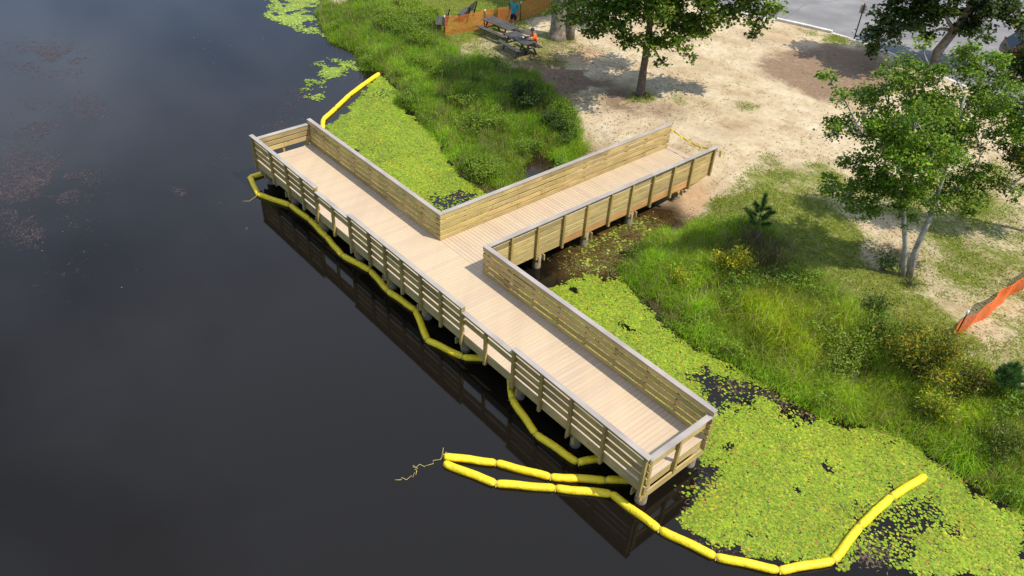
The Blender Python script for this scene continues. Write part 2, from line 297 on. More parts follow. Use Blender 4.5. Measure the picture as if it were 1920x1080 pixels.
M['bark_brown'] = plain('brown_bark', (.14, .095, .065), .95, var=.5, sc=7, bump=1.0)
M['bark_big'] = plain('grey_brown_bark', (.20, .165, .125), .95, var=.5, sc=5, bump=1.0)
M['old_wood'] = wood('weathered_grey_wood', (.045, .044, .046), (.10, .098, .10), knots=False, rough=.85, hue=.12)
M['black'] = plain('black_paint', (.012, .012, .013), .5)
M['white'] = plain('white_paint', (.7, .7, .68), .5)
M['leaf'] = leafmat('broad_leaves', .38)
M['grass'] = leafmat('grass_blades', .48, .6)
M['needle'] = leafmat('pine_needles', .2, .6)
M['pad'] = leafmat('lily_pad_leaf', .15, .6)
M['weed'] = leafmat('pond_weed', .15, .6)

# ground material -------------------------------------------------
m, n, b, o = mat('shore_ground'); M['ground'] = m
b.inputs['Roughness'].default_value = .95; b.inputs['Specular IOR Level'].default_value = .1
geo = N(n, 'ShaderNodeNewGeometry'); P_ = geo.outputs['Position']
def A(nm): return N(n, 'ShaderNodeAttribute', attribute_name=nm).outputs['Fac']
n1 = N(n, 'ShaderNodeTexNoise', {'Vector': P_, 'Scale': .45, 'Detail': 7.0, 'Roughness': .62}).outputs['Fac']
n2 = N(n, 'ShaderNodeTexNoise', {'Vector': P_, 'Scale': 3.2, 'Detail': 8.0, 'Roughness': .7}).outputs['Fac']
mpx = N(n, 'ShaderNodeMapping', {'Vector': P_, 'Scale': (1.0, 2.6, 1.0), 'Rotation': (0, 0, .5)})
n3 = N(n, 'ShaderNodeTexNoise', {'Vector': mpx.outputs[0], 'Scale': 6.5, 'Detail': 6.0, 'Roughness': .75}).outputs['Fac']
n4 = N(n, 'ShaderNodeTexNoise', {'Vector': P_, 'Scale': 34.0, 'Detail': 3.0, 'Roughness': .7}).outputs['Fac']
sand = ramp(n, n1, [(.32, (.38, .275, .16)), (.5, (.515, .415, .27)), (.66, (.62, .52, .365))])
sand = mixc(n, .6, sand, ramp(n, n2, [(.33, (.68, .62, .54)), (.55, (1.02, 1, .98)), (.75, (1.12, 1.12, 1.1))]), 'MULTIPLY')
tracks = N(n, 'ShaderNodeTexWave', {'Vector': P_, 'Scale': .33, 'Distortion': 5.0, 'Detail': 3.0, 'Detail Scale': .8}).outputs['Fac']
sand = mixc(n, .12, sand, ramp(n, tracks, [(.0, (.7, .66, .6)), (.25, (1, 1, 1))]), 'MULTIPLY')
soil_shade = ramp(n, n2, [(.3, (.155, .098, .062)), (.7, (.285, .19, .125))])
sm = math_(n, 'MULTIPLY_ADD', math_(n, 'SUBTRACT', n2, .5), 1.0, A('soil_shade'), clamp=True)
col = mixc(n, ramp(n, sm, [(.3, (0, 0, 0)), (.62, (1, 1, 1))]), sand, soil_shade)
redc = ramp(n, n2, [(.3, (.40, .23, .115)), (.7, (.55, .36, .21))])
rm = math_(n, 'MULTIPLY_ADD', math_(n, 'SUBTRACT', n1, .5), 1.6, A('clay'), clamp=True)
col = mixc(n, ramp(n, rm, [(.35, (0, 0, 0)), (.8, (.75, .75, .75))]), col, redc)
# leaf litter and dead grass flecks
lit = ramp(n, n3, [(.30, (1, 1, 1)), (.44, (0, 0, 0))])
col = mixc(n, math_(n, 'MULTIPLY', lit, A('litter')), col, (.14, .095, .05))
# short turf between the blades
g1 = ramp(n, n2, [(.3, (.09, .115, .02)), (.5, (.16, .18, .03)), (.72, (.30, .26, .11))])
gm = math_(n, 'MULTIPLY_ADD', math_(n, 'SUBTRACT', n3, .5), 1.5, A('lawn'))
gm = math_(n, 'MULTIPLY_ADD', math_(n, 'SUBTRACT', n1, .5), .9, gm, clamp=True)
col = mixc(n, ramp(n, gm, [(.38, (0, 0, 0)), (.62, (1, 1, 1))]), col, g1)
thatch = ramp(n, n2, [(.3, (.03, .045, .01)), (.7, (.085, .11, .025))])
col = mixc(n, A('tall'), col, thatch)
mudc = ramp(n, n2, [(.3, (.035, .024, .012)), (.7, (.075, .05, .026))])
col = mixc(n, A('wet'), col, mudc)
col = mixc(n, .3, col, ramp(n, n4, [(.3, (.55, .55, .55)), (.6, (1.05, 1.05, 1.05))]), 'MULTIPLY')
n.links.new(col, b.inputs['Base Color'])
bp = N(n, 'ShaderNodeBump', {'Height': math_(n, 'ADD', n2, math_(n, 'MULTIPLY', n4, .25)), 'Strength': .7, 'Distance': .08}); n.links.new(bp.outputs[0], b.inputs['Normal'])

# water material --------------------------------------------------
m, n, b, o = mat('dark_pond_water'); M['water'] = m
b.inputs['IOR'].default_value = 1.33; b.inputs['Roughness'].default_value = .045; b.inputs['Specular IOR Level'].default_value = .5
P_ = N(n, 'ShaderNodeNewGeometry').outputs['Position']
sh = N(n, 'ShaderNodeAttribute', attribute_name='shallow').outputs['Fac']
nn = N(n, 'ShaderNodeTexNoise', {'Vector': P_, 'Scale': 2.2, 'Detail': 6.0, 'Roughness': .65}).outputs['Fac']
bed = ramp(n, nn, [(.3, (.03, .018, .006)), (.7, (.115, .066, .022))])
n.links.new(mixc(n, sh, (.0072, .0056, .0038), bed), b.inputs['Base Color'])
w1 = N(n, 'ShaderNodeTexNoise', {'Vector': P_, 'Scale': 1.1, 'Detail': 3.0}).outputs['Fac']
bp = N(n, 'ShaderNodeBump', {'Height': w1, 'Strength': .05, 'Distance': .03}); n.links.new(bp.outputs[0], b.inputs['Normal'])

# parking lot -----------------------------------------------------
m, n, b, o = mat('worn_asphalt'); M['asphalt'] = m
b.inputs['Roughness'].default_value = .9
P_ = N(n, 'ShaderNodeNewGeometry').outputs['Position']
a1 = N(n, 'ShaderNodeTexNoise', {'Vector': P_, 'Scale': .35, 'Detail': 6.0, 'Roughness': .6}).outputs['Fac']
a2 = N(n, 'ShaderNodeTexNoise', {'Vector': P_, 'Scale': 25.0, 'Detail': 3.0}).outputs['Fac']
vo = N(n, 'ShaderNodeTexVoronoi', {'Vector': P_, 'Scale': .16}, feature='DISTANCE_TO_EDGE').outputs['Distance']
c = ramp(n, a1, [(.3, (.145, .138, .135)), (.5, (.19, .182, .178)), (.68, (.26, .245, .23))])
c = mixc(n, .35, c, ramp(n, a2, [(.3, (.7, .7, .7)), (.7, (1.1, 1.1, 1.1))]), 'MULTIPLY')
c = mixc(n, ramp(n, vo, [(.002, (.6, .6, .6)), (.008, (0, 0, 0))]), c, (.09, .09, .09))
n.links.new(c, b.inputs['Base Color'])
M['concrete'] = plain('kerb_concrete', (.56, .53, .47), .9, var=.18, sc=3, bump=.3)

# ---------------------------------------------------------------- ground and water
def axis(lo, hi, step, flo, fhi):
    mid = list(np.arange(lo, hi + 1e-6, step)); a = []; s = step; x = lo
    while x > flo: s *= 1.35; x -= s; a.append(x)
    c = []; s = step; x = mid[-1]
    while x < fhi: s *= 1.35; x += s; c.append(x)
    return np.array(a[::-1] + mid + c)
def grid(xs, ys):
    X, Y = np.meshgrid(xs, ys); P = np.stack([X.ravel(), Y.ravel()], 1); nx = len(xs); ny = len(ys)
    i = (np.arange(ny - 1)[:, None] * nx + np.arange(nx - 1)[None]).ravel()
    return P, np.stack([i, i + 1, i + 1 + nx, i + nx], 1)
P, F = grid(axis(-22, 32, .19, -300, 300), axis(4, 42, .19, -60, 320))
sd_ = shore_d(P); z = ground_z(P, sd_)
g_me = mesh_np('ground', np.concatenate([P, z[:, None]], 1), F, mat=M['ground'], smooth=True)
def soft(P, poly, w=1.0, wob=.8, seed=0, sc=.5):
    return sstep(-w, w, s_poly(P, poly) + (vnoise(P, sc, seed) - .5) * 2 * wob)
TALL_L = D['TALL_L']; TALL_R = D['TALL_R']
def tall_mask(P, sd):
    polyL = [q for q in SHORE_X if q[0] < 7.3][2:] + TALL_L[::-1]
    i0 = [i for i, q in enumerate(SHORE) if abs(q[0] - 12.31) < .02][0]
    polyR = SHORE[i0:] + [(30, 8.6), (30, 11.5)] + TALL_R[::-1]
    f = lambda q: sstep(-.45, .45, s_poly(P, q) + (vnoise(P, .9, 11) - .5) * 1.1)
    return np.maximum(f(polyL), f(polyR)) * sstep(-.35, .05, sd)
def lawn_mask(P):
    n_ = vnoise(P, .35, 21)
    base = .16 + .22 * (n_ - .5)
    base = np.maximum(base, .95 * soft(P, D['LAWN_T'], 1.2, 1.0, 22))
    base = np.maximum(base, .50 * soft(P, D['LAWN_TAB'], 1.0, 1.0, 23))
    base = np.maximum(base, (.50 + .55 * (vnoise(P, .6, 25) - .5)) * soft(P, D['LAWN_R'], .9, 1.2, 24))
    base = np.maximum(base, .92 * soft(P, D['LAWN_D'], .7, .8, 26))
    for x, y, r, a in ((4.5, 17.5, 1.0, .8), (5.9, 18.8, .9, .5), (8.2, 20.8, 1.0, .55), (6.9, 19.4, .8, .45), (5.6, 33.0, 1.2, .7), (4.2, 32.6, 1.0, .5), (7.0, 33.1, .8, .5), (-3.4, 19.4, 1.6, .7), (2.4, 15.2, .6, .5), (19.8, 13.6, 1.2, .8)):
        base = np.maximum(base, a * np.exp(-(((P[:, 0] - x) ** 2 + (P[:, 1] - y) ** 2) / r ** 2)))
    far = sstep(2.0, 0, np.maximum(s_poly(P, [(-9, 24), (14, 31.5), (12.5, 13.5), (9, 11), (1, 13.5), (-6, 13.8)]), -9))
    return base
lawn_v = lawn_mask(P); tall_v = tall_mask(P, sd_)
beyond = sstep(0, 6, np.maximum(np.maximum(-22 - P[:, 0], P[:, 0] - 30), P[:, 1] - 44))
attr(g_me, 'lawn', np.maximum(lawn_v, beyond * .8)); attr(g_me, 'tall', np.clip(tall_v * 1.5, 0, .96))
attr(g_me, 'soil_shade', np.maximum(.62 * soft(P, D['SOIL'], .9, .7, 31, 1.0), np.clip(.95 * np.exp(-(((P[:, 0] - .8) / 3.8) ** 2 + ((P[:, 1] - 15.9) / 2.4) ** 2)), 0, .8) * sstep(.25, .6, vnoise(P, .9, 37, 3)) + .40 * sstep(.5, .8, vnoise(P, .33, 38, 4))))  # soil patches, plus the oak's shadow zone on the sand browned into the colour
attr(g_me, 'clay', np.maximum.reduce([.95 * soft(P, D['MUD'], .8, .5, 32), .75 * soft(P, D['SOIL2'], .8, .5, 33), .6 * np.exp(-(((P[:, 0] - 3.5) / 3.2) ** 2 + ((P[:, 1] - 30.6) / 1.7) ** 2))]))
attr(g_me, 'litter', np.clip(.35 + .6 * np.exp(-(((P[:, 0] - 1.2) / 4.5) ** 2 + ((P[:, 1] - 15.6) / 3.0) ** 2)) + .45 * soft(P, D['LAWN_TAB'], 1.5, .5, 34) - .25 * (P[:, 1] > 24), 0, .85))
attr(g_me, 'wet', sstep(1.1, .1, sd_ + (vnoise(P, 1.5, 41) - .5) * .6))
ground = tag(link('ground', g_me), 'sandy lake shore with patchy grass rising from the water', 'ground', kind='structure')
P, F = grid(axis(-30, 32, .5, -400, 300), axis(-14, 16, .5, -300, 320))
w_me = mesh_np('water', np.concatenate([P, np.full((len(P), 1), WZ)], 1), F, mat=M['water'], smooth=True)
attr(w_me, 'shallow', np.clip(.95 * sstep(-.7, .7, s_poly(P, D['WEED_MUD'])) + .35 * np.exp(-(((P[:, 0] - 6) / 1.2) ** 2 + ((P[:, 1] - 9.7) / 1.0) ** 2)), 0, 1))
tag(link('water', w_me), 'still dark pond water reflecting a cloudy sky', 'water', kind='structure')

# parking lot and kerb
KZ = GZ + .004
CURB = D['CURB']
bm = bmesh.new()
lot = [(x, y) for x, y in CURB] + [(60, 19), (160, 19), (160, 160), (-12, 160), (-6, 60)]
bm.faces.new([bm.verts.new((x, y, KZ + .02)) for x, y in lot]); bmesh.ops.triangulate(bm, faces=bm.faces[:])
tag(link('parking_lot', bm_mesh('parking_lot', bm, M['asphalt'])), 'pale worn asphalt parking lot behind the sandy bank', 'parking lot', kind='structure')
kerb = empty('kerb', (CURB[0][0], CURB[0][1], GZ)); tag(kerb, 'low pale concrete kerb between sand and asphalt', 'kerb', kind='structure')
cp = [Vector((*q, GZ + .03)) for q in CURB[:-1]]
for i, (a, b_) in enumerate(zip(cp, cp[1:])):
    L_ = (b_ - a).length; ang = math.atan2(b_.y - a.y, b_.x - a.x)
    k = link('kerb_stone', box_mesh(L_ - .012, .24, .2, M['concrete'], .02), None, kerb)
    mid_ = (a + b_) / 2 - Vector(kerb.location); k.location = (mid_.x, mid_.y, mid_.z + (.02 if i in (1, 2) else -.10)); k.rotation_euler = (0, 0, ang)

# ---------------------------------------------------------------- fishing pier
pier = empty('fishing_pier', (XA, PW, 0)); tag(pier, 'timber fishing pier with tan decking and grey capped board rails over the water', 'pier')
PO = Vector(pier.location)
jit = lambda a: random.uniform(-a, a)
def pbox(name, l, w, t, mt, c, rz=0.0, bev=.005, parent=None, tilt=0.0):
    o = link(name, box_mesh(l, w, t, mt, bev), None, parent or pier)
    o.location = Vector(c) - PO if parent is None else c; o.rotation_euler = (0, tilt, rz)
    return o
H90 = math.pi / 2
# deck boards
pitch = .1425
x = .125
y0, y1 = .118, PW - .118
while x < PL - .12:
    pbox('deck_board', y1 - y0, pitch - .0042, .027, M['deck'], (x + pitch / 2, (y0 + y1) / 2, DZ - .0135 + jit(.0012)), H90 + jit(.0004), .003)
    x += pitch
y = PW - .116
while y < WL - .02:
    pbox('deck_board', XB - XA + .10, pitch - .0072, .027, M['deck'], ((XA + XB) / 2, y + pitch / 2, DZ - .0135 + jit(.0012)), jit(.0004), .003)
    y += pitch
def rail(A_, B_, nrm, posts, high, nb, gap, bw=.184, cap=True, joist='', capA=0.0, capB=0.0, fascia=True, segs=3, b0=0.0):
    """rail from A_ to B_ along its outer edge; nrm points outwards; posts are distances from A_"""
    A_ = Vector((*A_, 0)); B_ = Vector((*B_, 0)); u = (B_ - A_).normalized(); L_ = (B_ - A_).length; nv = Vector((*nrm, 0)); rz = math.atan2(u.y, u.x)
    Hc = HH if high else HL
    at = lambda s, d, z_: A_ + u * s - nv * d + Vector((0, 0, z_))
    # cap in pieces
    s0, s1 = -capA, L_ + capB; npc = max(1, round((s1 - s0) / 4.6)); cuts = np.linspace(s0, s1, npc + 1)
    if cap:
        for a, b_ in zip(cuts[:-1], cuts[1:]):
            pbox('rail_cap', b_ - a - .004, CW, .038, M['cap'], at((a + b_) / 2, CW / 2, Hc - .019), rz, .005)
    for s in posts:
        pw = .092
        po = pbox('rail_post', Hc - .04 + .37, .092, pw, M['lumber_post'], at(s, .066, (Hc - .04 - .37) / 2), 0, .006)
        po.rotation_euler = (0, -H90, rz)
        for zb in (-.10, -.22):
            bo = link('bolt', bolt_me, None, po); bo.matrix_parent_inverse = Matrix()
            # local frame of the post: X up; its outer face is towards nrm
            side = 1 if (Matrix.Rotation(rz, 3, 'Z') @ Vector((0, 1, 0))).dot(nv) > 0 else -1
            bo.location = (zb - (Hc - .04 - .37) / 2, side * .047, 0)
            bo.rotation_euler = (H90, 0, 0)
    # horizontal boards, jointed over the posts
    zt = Hc - .046
    for k in range(nb):
        zc = zt - bw / 2 - k * (bw + gap)
        js = [-b0] + [s for i, s in enumerate(posts[1:-1]) if (i + k) % segs == segs - 1] + [L_]
        for a, b_ in zip(js[:-1], js[1:]):
            pbox('rail_board', b_ - a - .006, .036, bw - .002 + jit(.004), M['lumber'], at((a + b_) / 2, .134 + jit(.002), zc + jit(.008)), rz, .005, tilt=jit(.0022))
    if fascia:
        js = [-b0] + [s for i, s in enumerate(posts[1:-1]) if i % 2 == 1] + [L_]
        for a, b_ in zip(js[:-1], js[1:]):
            mt = M['lumber']
            if joist == 'walk' and 3.4 < (a + b_) / 2 < 9.2: mt = M['orange_joist']
            pj = pbox('rim_joist', b_ - a - .004, .036, .285, mt, at((a + b_) / 2, .134, -.002 - .1425 - .002), rz, .005)
            if mt is M['orange_joist']: pj['label'] = 'orange stained rim joist'
bm = bmesh.new(); bmesh.ops.create_cone(bm, cap_ends=True, segments=8, radius1=.026, radius2=.022, depth=.02); bolt_me = bm_mesh('bolt', bm, M['galv'])
mx_ = [.10, 1.55, 2.74, 3.85]; lo1 = [4.92, 6.0]; mid = [7.10, 8.27, 9.19, 10.13, 11.14, 12.16]; lo2 = [13.19, 14.28]; nr = [15.48, 16.60, 17.72, 18.90, 20.22]
rail((0, 0), (4.92, 0), (0, -1), mx_ + [4.88], True, 4, .060, capA=.0)
rail((4.925, 0), (7.045, 0), (0, -1), [.98 + .09], False, 2, .065)
rail((7.05, 0), (13.24, 0), (0, -1), [s - 7.05 for s in mid + [13.18]], True, 4, .060)
rail((13.245, 0), (15.425, 0), (0, -1), [14.28 - 13.245], False, 2, .065)
rail((15.43, 0), (PL, 0), (0, -1), [s - 15.43 for s in nr], True, 4, .060)
rail((0, .175), (0, PW - .175), (-1, 0), [.10, 1.12, PW - .45], False, 3, .05, .17)
rail((PL, .175), (PL, PW - .005), (1, 0), [.06, 1.14, PW - .25], False, 2, .05)
rail((0, PW), (XA - .172 + .172, PW), (0, 1), [.10, 1.2, 2.3, 3.4, 4.5, 5.6, 6.7, 7.8, 8.66], True, 5, .048, .160)
rail((XB, PW), (PL, PW), (0, 1), [.24, 1.3, 2.4, 3.5, 4.65, 5.8, 6.95, 8.0, 9.05], True, 5, .054, .156)
wp = [.98, 2.13, 3.34, 4.47, 5.67, 6.78, 7.94, 9.12, 10.26, 11.55]
rail((XA - CW, PW + .003), (XA - CW, WL), (-1, 0), wp, True, 5, .044, .162, b0=.151)
rail((XB + CW, PW + .003), (XB + CW, WL), (1, 0), wp, True, 5, .036, .169, joist='walk', b0=.151)
# piles and the beams across them
bm = bmesh.new(); bm_tube(bm, [(0, 0, -1.1), (0, 0, 0), (0, 0, .62)], [.16, .155, .15], 14); pile_me = bm_mesh('pile', bm, M['pile'])
for q in pile_me.polygons: q.use_smooth = len(q.vertices) == 4
for xp in (.55, 2.52, 4.75, 7.13, 9.11, 11.06, 13.02, 15.51, 17.78, 20.12):
    for yp in (.36, PW - .36): link('pile', pile_me, None, pier, Vector((xp, yp, WZ)) - PO, (0, 0, jit(3)))
    for s in (-1, 1): pbox('cross_beam', PW - .14, .045, .235, M['lumber'], (xp + s * .135, PW / 2, -.43), H90)
for yp in (5.0, 7.32, 9.7, 12.4):
    for xp in (XA + .10, XB - .10): link('pile', pile_me, None, pier, Vector((xp, yp, WZ)) - PO, (0, 0, jit(3)))
    for s in (-1, 1): pbox('cross_beam', XB - XA + .26, .045, .235, M['lumber'], ((XA + XB) / 2, yp + s * .135, -.43))
for yj in (.6, 1.1, 1.55, 2.05): pbox('floor_joist', PL - .4, .04, .25, M['lumber'], (PL / 2, yj, -.14))
for xj in (XA + .5, XA + 1.14, XA + 1.75): pbox('floor_joist', WL - PW - .2, .04, .25, M['lumber'], (xj, (WL + PW) / 2, -.14), H90)

# caution tape across the landward end
bm = bmesh.new()
tp = [(XA - .06, WL - .02, .86)] + [(XA + (XB - XA) * t, WL - .03 + .05 * math.sin(5 * t), .86 - .22 * math.sin(math.pi * t) + .05 * t) for t in np.linspace(.05, .95, 14)] + [(XB + .1, WL - .02, .93)]
prev = None
for i, q in enumerate(tp):
    tw = .03 * math.sin(i * 1.9); a = bm.verts.new((q[0], q[1] + tw, q[2] + .036)); b_ = bm.verts.new((q[0], q[1] - tw, q[2] - .036))
    if prev: bm.faces.new((prev[0], prev[1], b_, a))
    prev = (a, b_)
for (x_, y_, z_) in ((XB + .20, WL + .02, .9),):
    v = [bm.verts.new(q) for q in ((x_ - .02, y_, z_), (x_ + .05, y_ + .02, z_ + .02), (x_ + .07, y_ + .05, z_ - .3), (x_ + .01, y_ + .03, z_ - .28))]; bm.faces.new(v)
tape = link('caution_tape', bm_mesh('caution_tape', bm, M['yellow'])); tag(tape, 'sagging yellow caution tape strung across the landward end of the pier', 'tape')
md = tape.modifiers.new('thick', 'SOLIDIFY'); md.thickness = .002

# ---------------------------------------------------------------- floating booms
def boom(label, pts, flags=None, rad=.105, rope=None, name='containment_boom'):
    pts = [Vector((x_, y_, WZ + .05)) for x_, y_ in pts]
    root = empty(name, pts[0]); tag(root, label, 'boom', 'yellow floating booms around the pier'); o0 = pts[0]
    for i, (a, b_) in enumerate(zip(pts, pts[1:])):
        L_ = (b_ - a).length; bm = bmesh.new(); nseg = 26; n_ = 14; rings = []
        d = (b_ - a).normalized(); sx = Vector((-d.y, d.x, 0)); ph = random.uniform(0, 6)
        for k in range(nseg + 1):
            t = k / nseg; e = min(t, 1 - t) * L_
            f = .55 + .45 * min(1, (e / .075)) ** .7
            c = a + d * (t * L_ * .992 + .004 * L_) + sx * (.006 * math.sin(3 * t * math.pi + ph)) + Vector((0, 0, .003 * math.sin(9 * t + ph)))
            ring = []
            for j in range(n_):
                an = 2 * math.pi * j / n_; wr = 1 + .04 * math.sin(3 * an + ph + 3 * t) + random.uniform(-.02, .02)
                w_ = rad * wr * (f if e > .02 else .8 * f + .2); h_ = rad * wr * (.25 + .75 * f)
                ring.append(bm.verts.new(c + sx * (math.cos(an) * w_) + Vector((0, 0, math.sin(an) * h_))))
            rings.append(ring)
        for r0, r1 in zip(rings, rings[1:]):
            for j in range(n_): bm.faces.new((r0[j], r0[(j + 1) % n_], r1[(j + 1) % n_], r1[j]))
        bm.faces.new(rings[0][::-1]); bm.faces.new(rings[-1])
        me = bm_mesh('float', bm, M['yellow'], True); fl = link('float', me, None, root); fl.location = (0, 0, 0)
        me.transform(Matrix.Translation(-o0))
        # hem cord laced along the skirt
        if i:
            bm = bmesh.new(); bm_tube(bm, [a + sx * .10 + Vector((0, 0, -.02)), a + Vector((0, 0, .075)), a - sx * .10 + Vector((0, 0, -.02))], .016, 6)
            me = bm_mesh('lashing', bm, M['rope']); me.transform(Matrix.Translation(-o0)); link('lashing', me, None, root)
    for rp_ in (rope or []):
        bm = bmesh.new(); bm_tube(bm, [Vector(q) for q in rp_], .008, 6); me = bm_mesh('rope', bm, M['rope'], True); me.transform(Matrix.Translation(-o0)); link('rope', me, None, root)
    return root
boom('yellow boom running from the grassy shore to the far end of the pier', D['BOOM_A'])
boom('long yellow boom zigzagging along the open water side of the pier', D['BOOM_B'], rope=[[(1.15, -.48, WZ + .03), (1.35, -.95, WZ + .012), (1.2, -1.15, WZ + .012)]])
boom('short yellow boom bulging out beside the near half of the pier', D['BOOM_C'])
zt_ = WZ + .015
rD = D['ROPE_D']
def curl(pts, n=4):
    out = []
    for a, b_ in zip(pts, pts[1:]):
        for k in range(n): t = k / n; out.append((a[0] + (b_[0] - a[0]) * t + .05 * math.sin(11 * t + a[0] * 9), a[1] + (b_[1] - a[1]) * t + .05 * math.cos(9 * t + a[1] * 5), zt_))
    return out + [(*pts[-1], zt_)]
boom('yellow boom strand from the tied tip back under the pier corner', D['BOOM_D'], rope=[curl(rD), [(15.98, -2.7, WZ + .05), (15.9, -2.62, WZ + .28), (16.0, -2.75, WZ + .1), (16.02, -2.6, WZ + .22)]])
rE = D['ROPE_E']
boom('longest yellow boom curving past the near pier corner through the lily pads', D['BOOM_E'], rope=[[(*rE[0], WZ + .06), ((rE[0][0] + rE[1][0]) / 2, (rE[0][1] + rE[1][1]) / 2, WZ + .1), (*rE[1], WZ + .42)]])

# ---------------------------------------------------------------- trees
def leaves(C, size, nrm_up=.55, tintc=None, aspect=.8):
    """folded two-triangle leaves at the points C"""
    n_ = len(C); th = rng.uniform(0, 2 * np.pi, n_); nr_ = rng.normal(size=(n_, 3)); nr_[:, 2] = np.abs(nr_[:, 2]) + nrm_up; nr_ /= np.linalg.norm(nr_, axis=1, keepdims=True)
    t = rng.normal(size=(n_, 3)); t -= nr_ * (t * nr_).sum(1, keepdims=True); t /= np.linalg.norm(t, axis=1, keepdims=True); b_ = np.cross(nr_, t)
    s = size * rng.uniform(.6, 1.25, n_)[:, None]
    V = np.stack([C - t * s * .5, C + b_ * s * .5 * aspect + nr_ * s * .12, C + t * s * .55, C - b_ * s * .5 * aspect + nr_ * s * .12], 1).reshape(-1, 3)
    i = np.arange(n_)[:, None] * 4; F = np.concatenate([i + [[0, 1, 2]], i + [[0, 2, 3]]], 0)
    return V, F, (np.repeat(tintc, 4, 0) if tintc is not None else None)
def pal(n_, cols, w=None, jitter=.18):
    c = np.array(cols)[rng.choice(len(cols), n_, p=w)]
    return np.clip(c * (1 + rng.normal(0, jitter, (n_, 1))) * (1 + rng.normal(0, .05, (n_, 3))), .002, 1)
def tree(name, label, stems, clusters, leaf, per, cols, w, bark, spray=14, flat=.62, cat='tree', limb=.05, group=None, spread=.34, clear=2.3, ztop=99, thin=.5):
    base = Vector(stems[0][0][:3]); root = empty(name, base); tag(root, label, cat, group)
    bm = bmesh.new()
    allp = []; trs = []; bms = []; sid = []
    for st in stems:
        bt = bmesh.new(); bm_tube(bt, [q[:3] for q in st], [q[3] for q in st], 12); me = bm_mesh('trunk', bt, bark, True); me.transform(Matrix.Translation(-base)); trs.append(link('trunk', me, None, root)); bms.append(bmesh.new())
        for a, b_ in zip(st, st[1:]):
            for t in np.linspace(0, 1, 6): allp.append([a[k] + (b_[k] - a[k]) * t for k in range(4)]); sid.append(len(trs) - 1)
    allp = np.array(allp); nst = len(allp)
    bm.free()
    Cs = []; T = []
    clusters = sorted(clusters, key=lambda q: np.min(np.linalg.norm(allp[:, :3] - np.array(q[:3]), axis=1)))
    for (cx_, cy_, cz_, r) in clusters:
        c = np.array([cx_, cy_, cz_]); dz = c[2] - allp[:, 2]; hd = np.hypot(allp[:, 0] - c[0], allp[:, 1] - c[1])
        dz = dz[:nst]; hd = hd[:nst]; cost = np.abs(hd - np.maximum(dz, 0) * 1.0) + np.where(dz < .25 * hd, 3, 0) + hd * .6
        cost += np.where(allp[:nst, 2] < stems[0][0][2] + clear, 50.0, 0)
        io = int(np.argmin(cost)); o_ = allp[io]
        if len(Cs):
            dd = np.linalg.norm(allp[nst:, :3] - c, axis=1) + .25; j_ = int(np.argmin(dd))
            if dd[j_] < np.linalg.norm(o_[:3] - c): io = nst + j_; o_ = allp[io]
        sid.append(sid[io]); bm = bms[sid[io]]
        allp = np.vstack([allp, [[*c, .045]]])
        if True:
            mid_ = (o_[:3] + c) / 2 + np.array([rng.normal(0, .12), rng.normal(0, .12), .13 * np.hypot(*(c - o_[:3])[:2])])
            r0 = min(o_[3] * .55, limb * 1.8)
            bm_tube(bm, [o_[:3], mid_, c], [r0, r0 * .7, max(.012, r0 * .35)], 6)
        ns = max(4, int(spray * (r / .8) ** 1.3 * (thin if cz_ > ztop else 1))); sp = rng.normal(size=(ns, 3)); sp /= np.linalg.norm(sp, axis=1, keepdims=True)
        sp *= (rng.uniform(.25, 1.0, (ns, 1)) ** .6) * r * np.array([1, 1, flat]); sp[:, 2] += .1 * r
        tone = rng.normal(1, .13)
        for q in sp:
            e = c + q
            if r > .35 and rng.random() < .5: bm_tube(bm, [c - (0, 0, r * .25), (c + e) / 2 - (0, 0, .05), e], [.014, .010, .004], 4, False)
            k = max(6, int(per * (r / .8) ** 1.0 / 10 * rng.uniform(.6, 1.4)))
            rr = spread * min(1, r + .2)
            pt = e + rng.normal(size=(k, 3)) * np.array([rr, rr, rr * .55]) * .62
            Cs.append(pt); T.append(pal(k, cols, w) * tone * rng.normal(1, .12))
    for bm, tr_ in zip(bms, trs):
        me = bm_mesh('limbs', bm, bark); me.transform(Matrix.Translation(-base))
        if len(me.vertices): lo_ = link('limbs', me, None, tr_); lo_['kind'] = 'stuff'
    C = np.concatenate(Cs); T = np.clip(np.concatenate(T), .003, 1)
    V, F, tc_ = leaves(C, leaf, tintc=T)
    me = mesh_np('crown', V - np.array(base), F, tc_, M['leaf']); link('crown', me, None, root)
    return root
TB = D['TB']
G1 = [(.09, .17, .016), (.15, .24, .02), (.05, .10, .014), (.24, .31, .03)]
b1 = TB['T1']
T1X = []
for k in range(46):
    v = rng.normal(size=3); v /= np.linalg.norm(v); v *= rng.uniform(.35, 1) ** .6
    T1X.append((5.3 + 2.4 * v[0], 15.9 + 2.6 * v[1], 9.3 + 3.6 * v[2], rng.uniform(.8, 1.2)))
tree('oak_tree', 'broad leafy shade tree with a dark leaning trunk standing on bare sand', [[(b1[0], b1[1], gz(b1[0], b1[1]) - .1, .30), (b1[0], b1[1], .12, .21), (b1[0] - .05, b1[1] + .03, 1.2, .165), (4.36, 17.62, 2.4, .155), (4.3, 17.6, 4.2, .125), (4.25, 17.5, 6.4, .09), (4.7, 16.8, 9, .06), (5.1, 16.2, 11.5, .03)]],
     D['T1'] + T1X, .18, 340, G1, [.38, .30, .2, .12], M['bark_brown'], spray=15, limb=.06, spread=.36, ztop=5.2, thin=.42)
b2 = D['T2S']
s1 = [(b2[0][0], b2[0][1], -.2, .12)] + [(*q, r) for q, r in zip(b2[1:4], (.09, .078, .05))]
s2 = [(b2[4][0], b2[4][1], -.2, .12)] + [(*q, r) for q, r in zip(b2[5:8], (.095, .085, .055))]
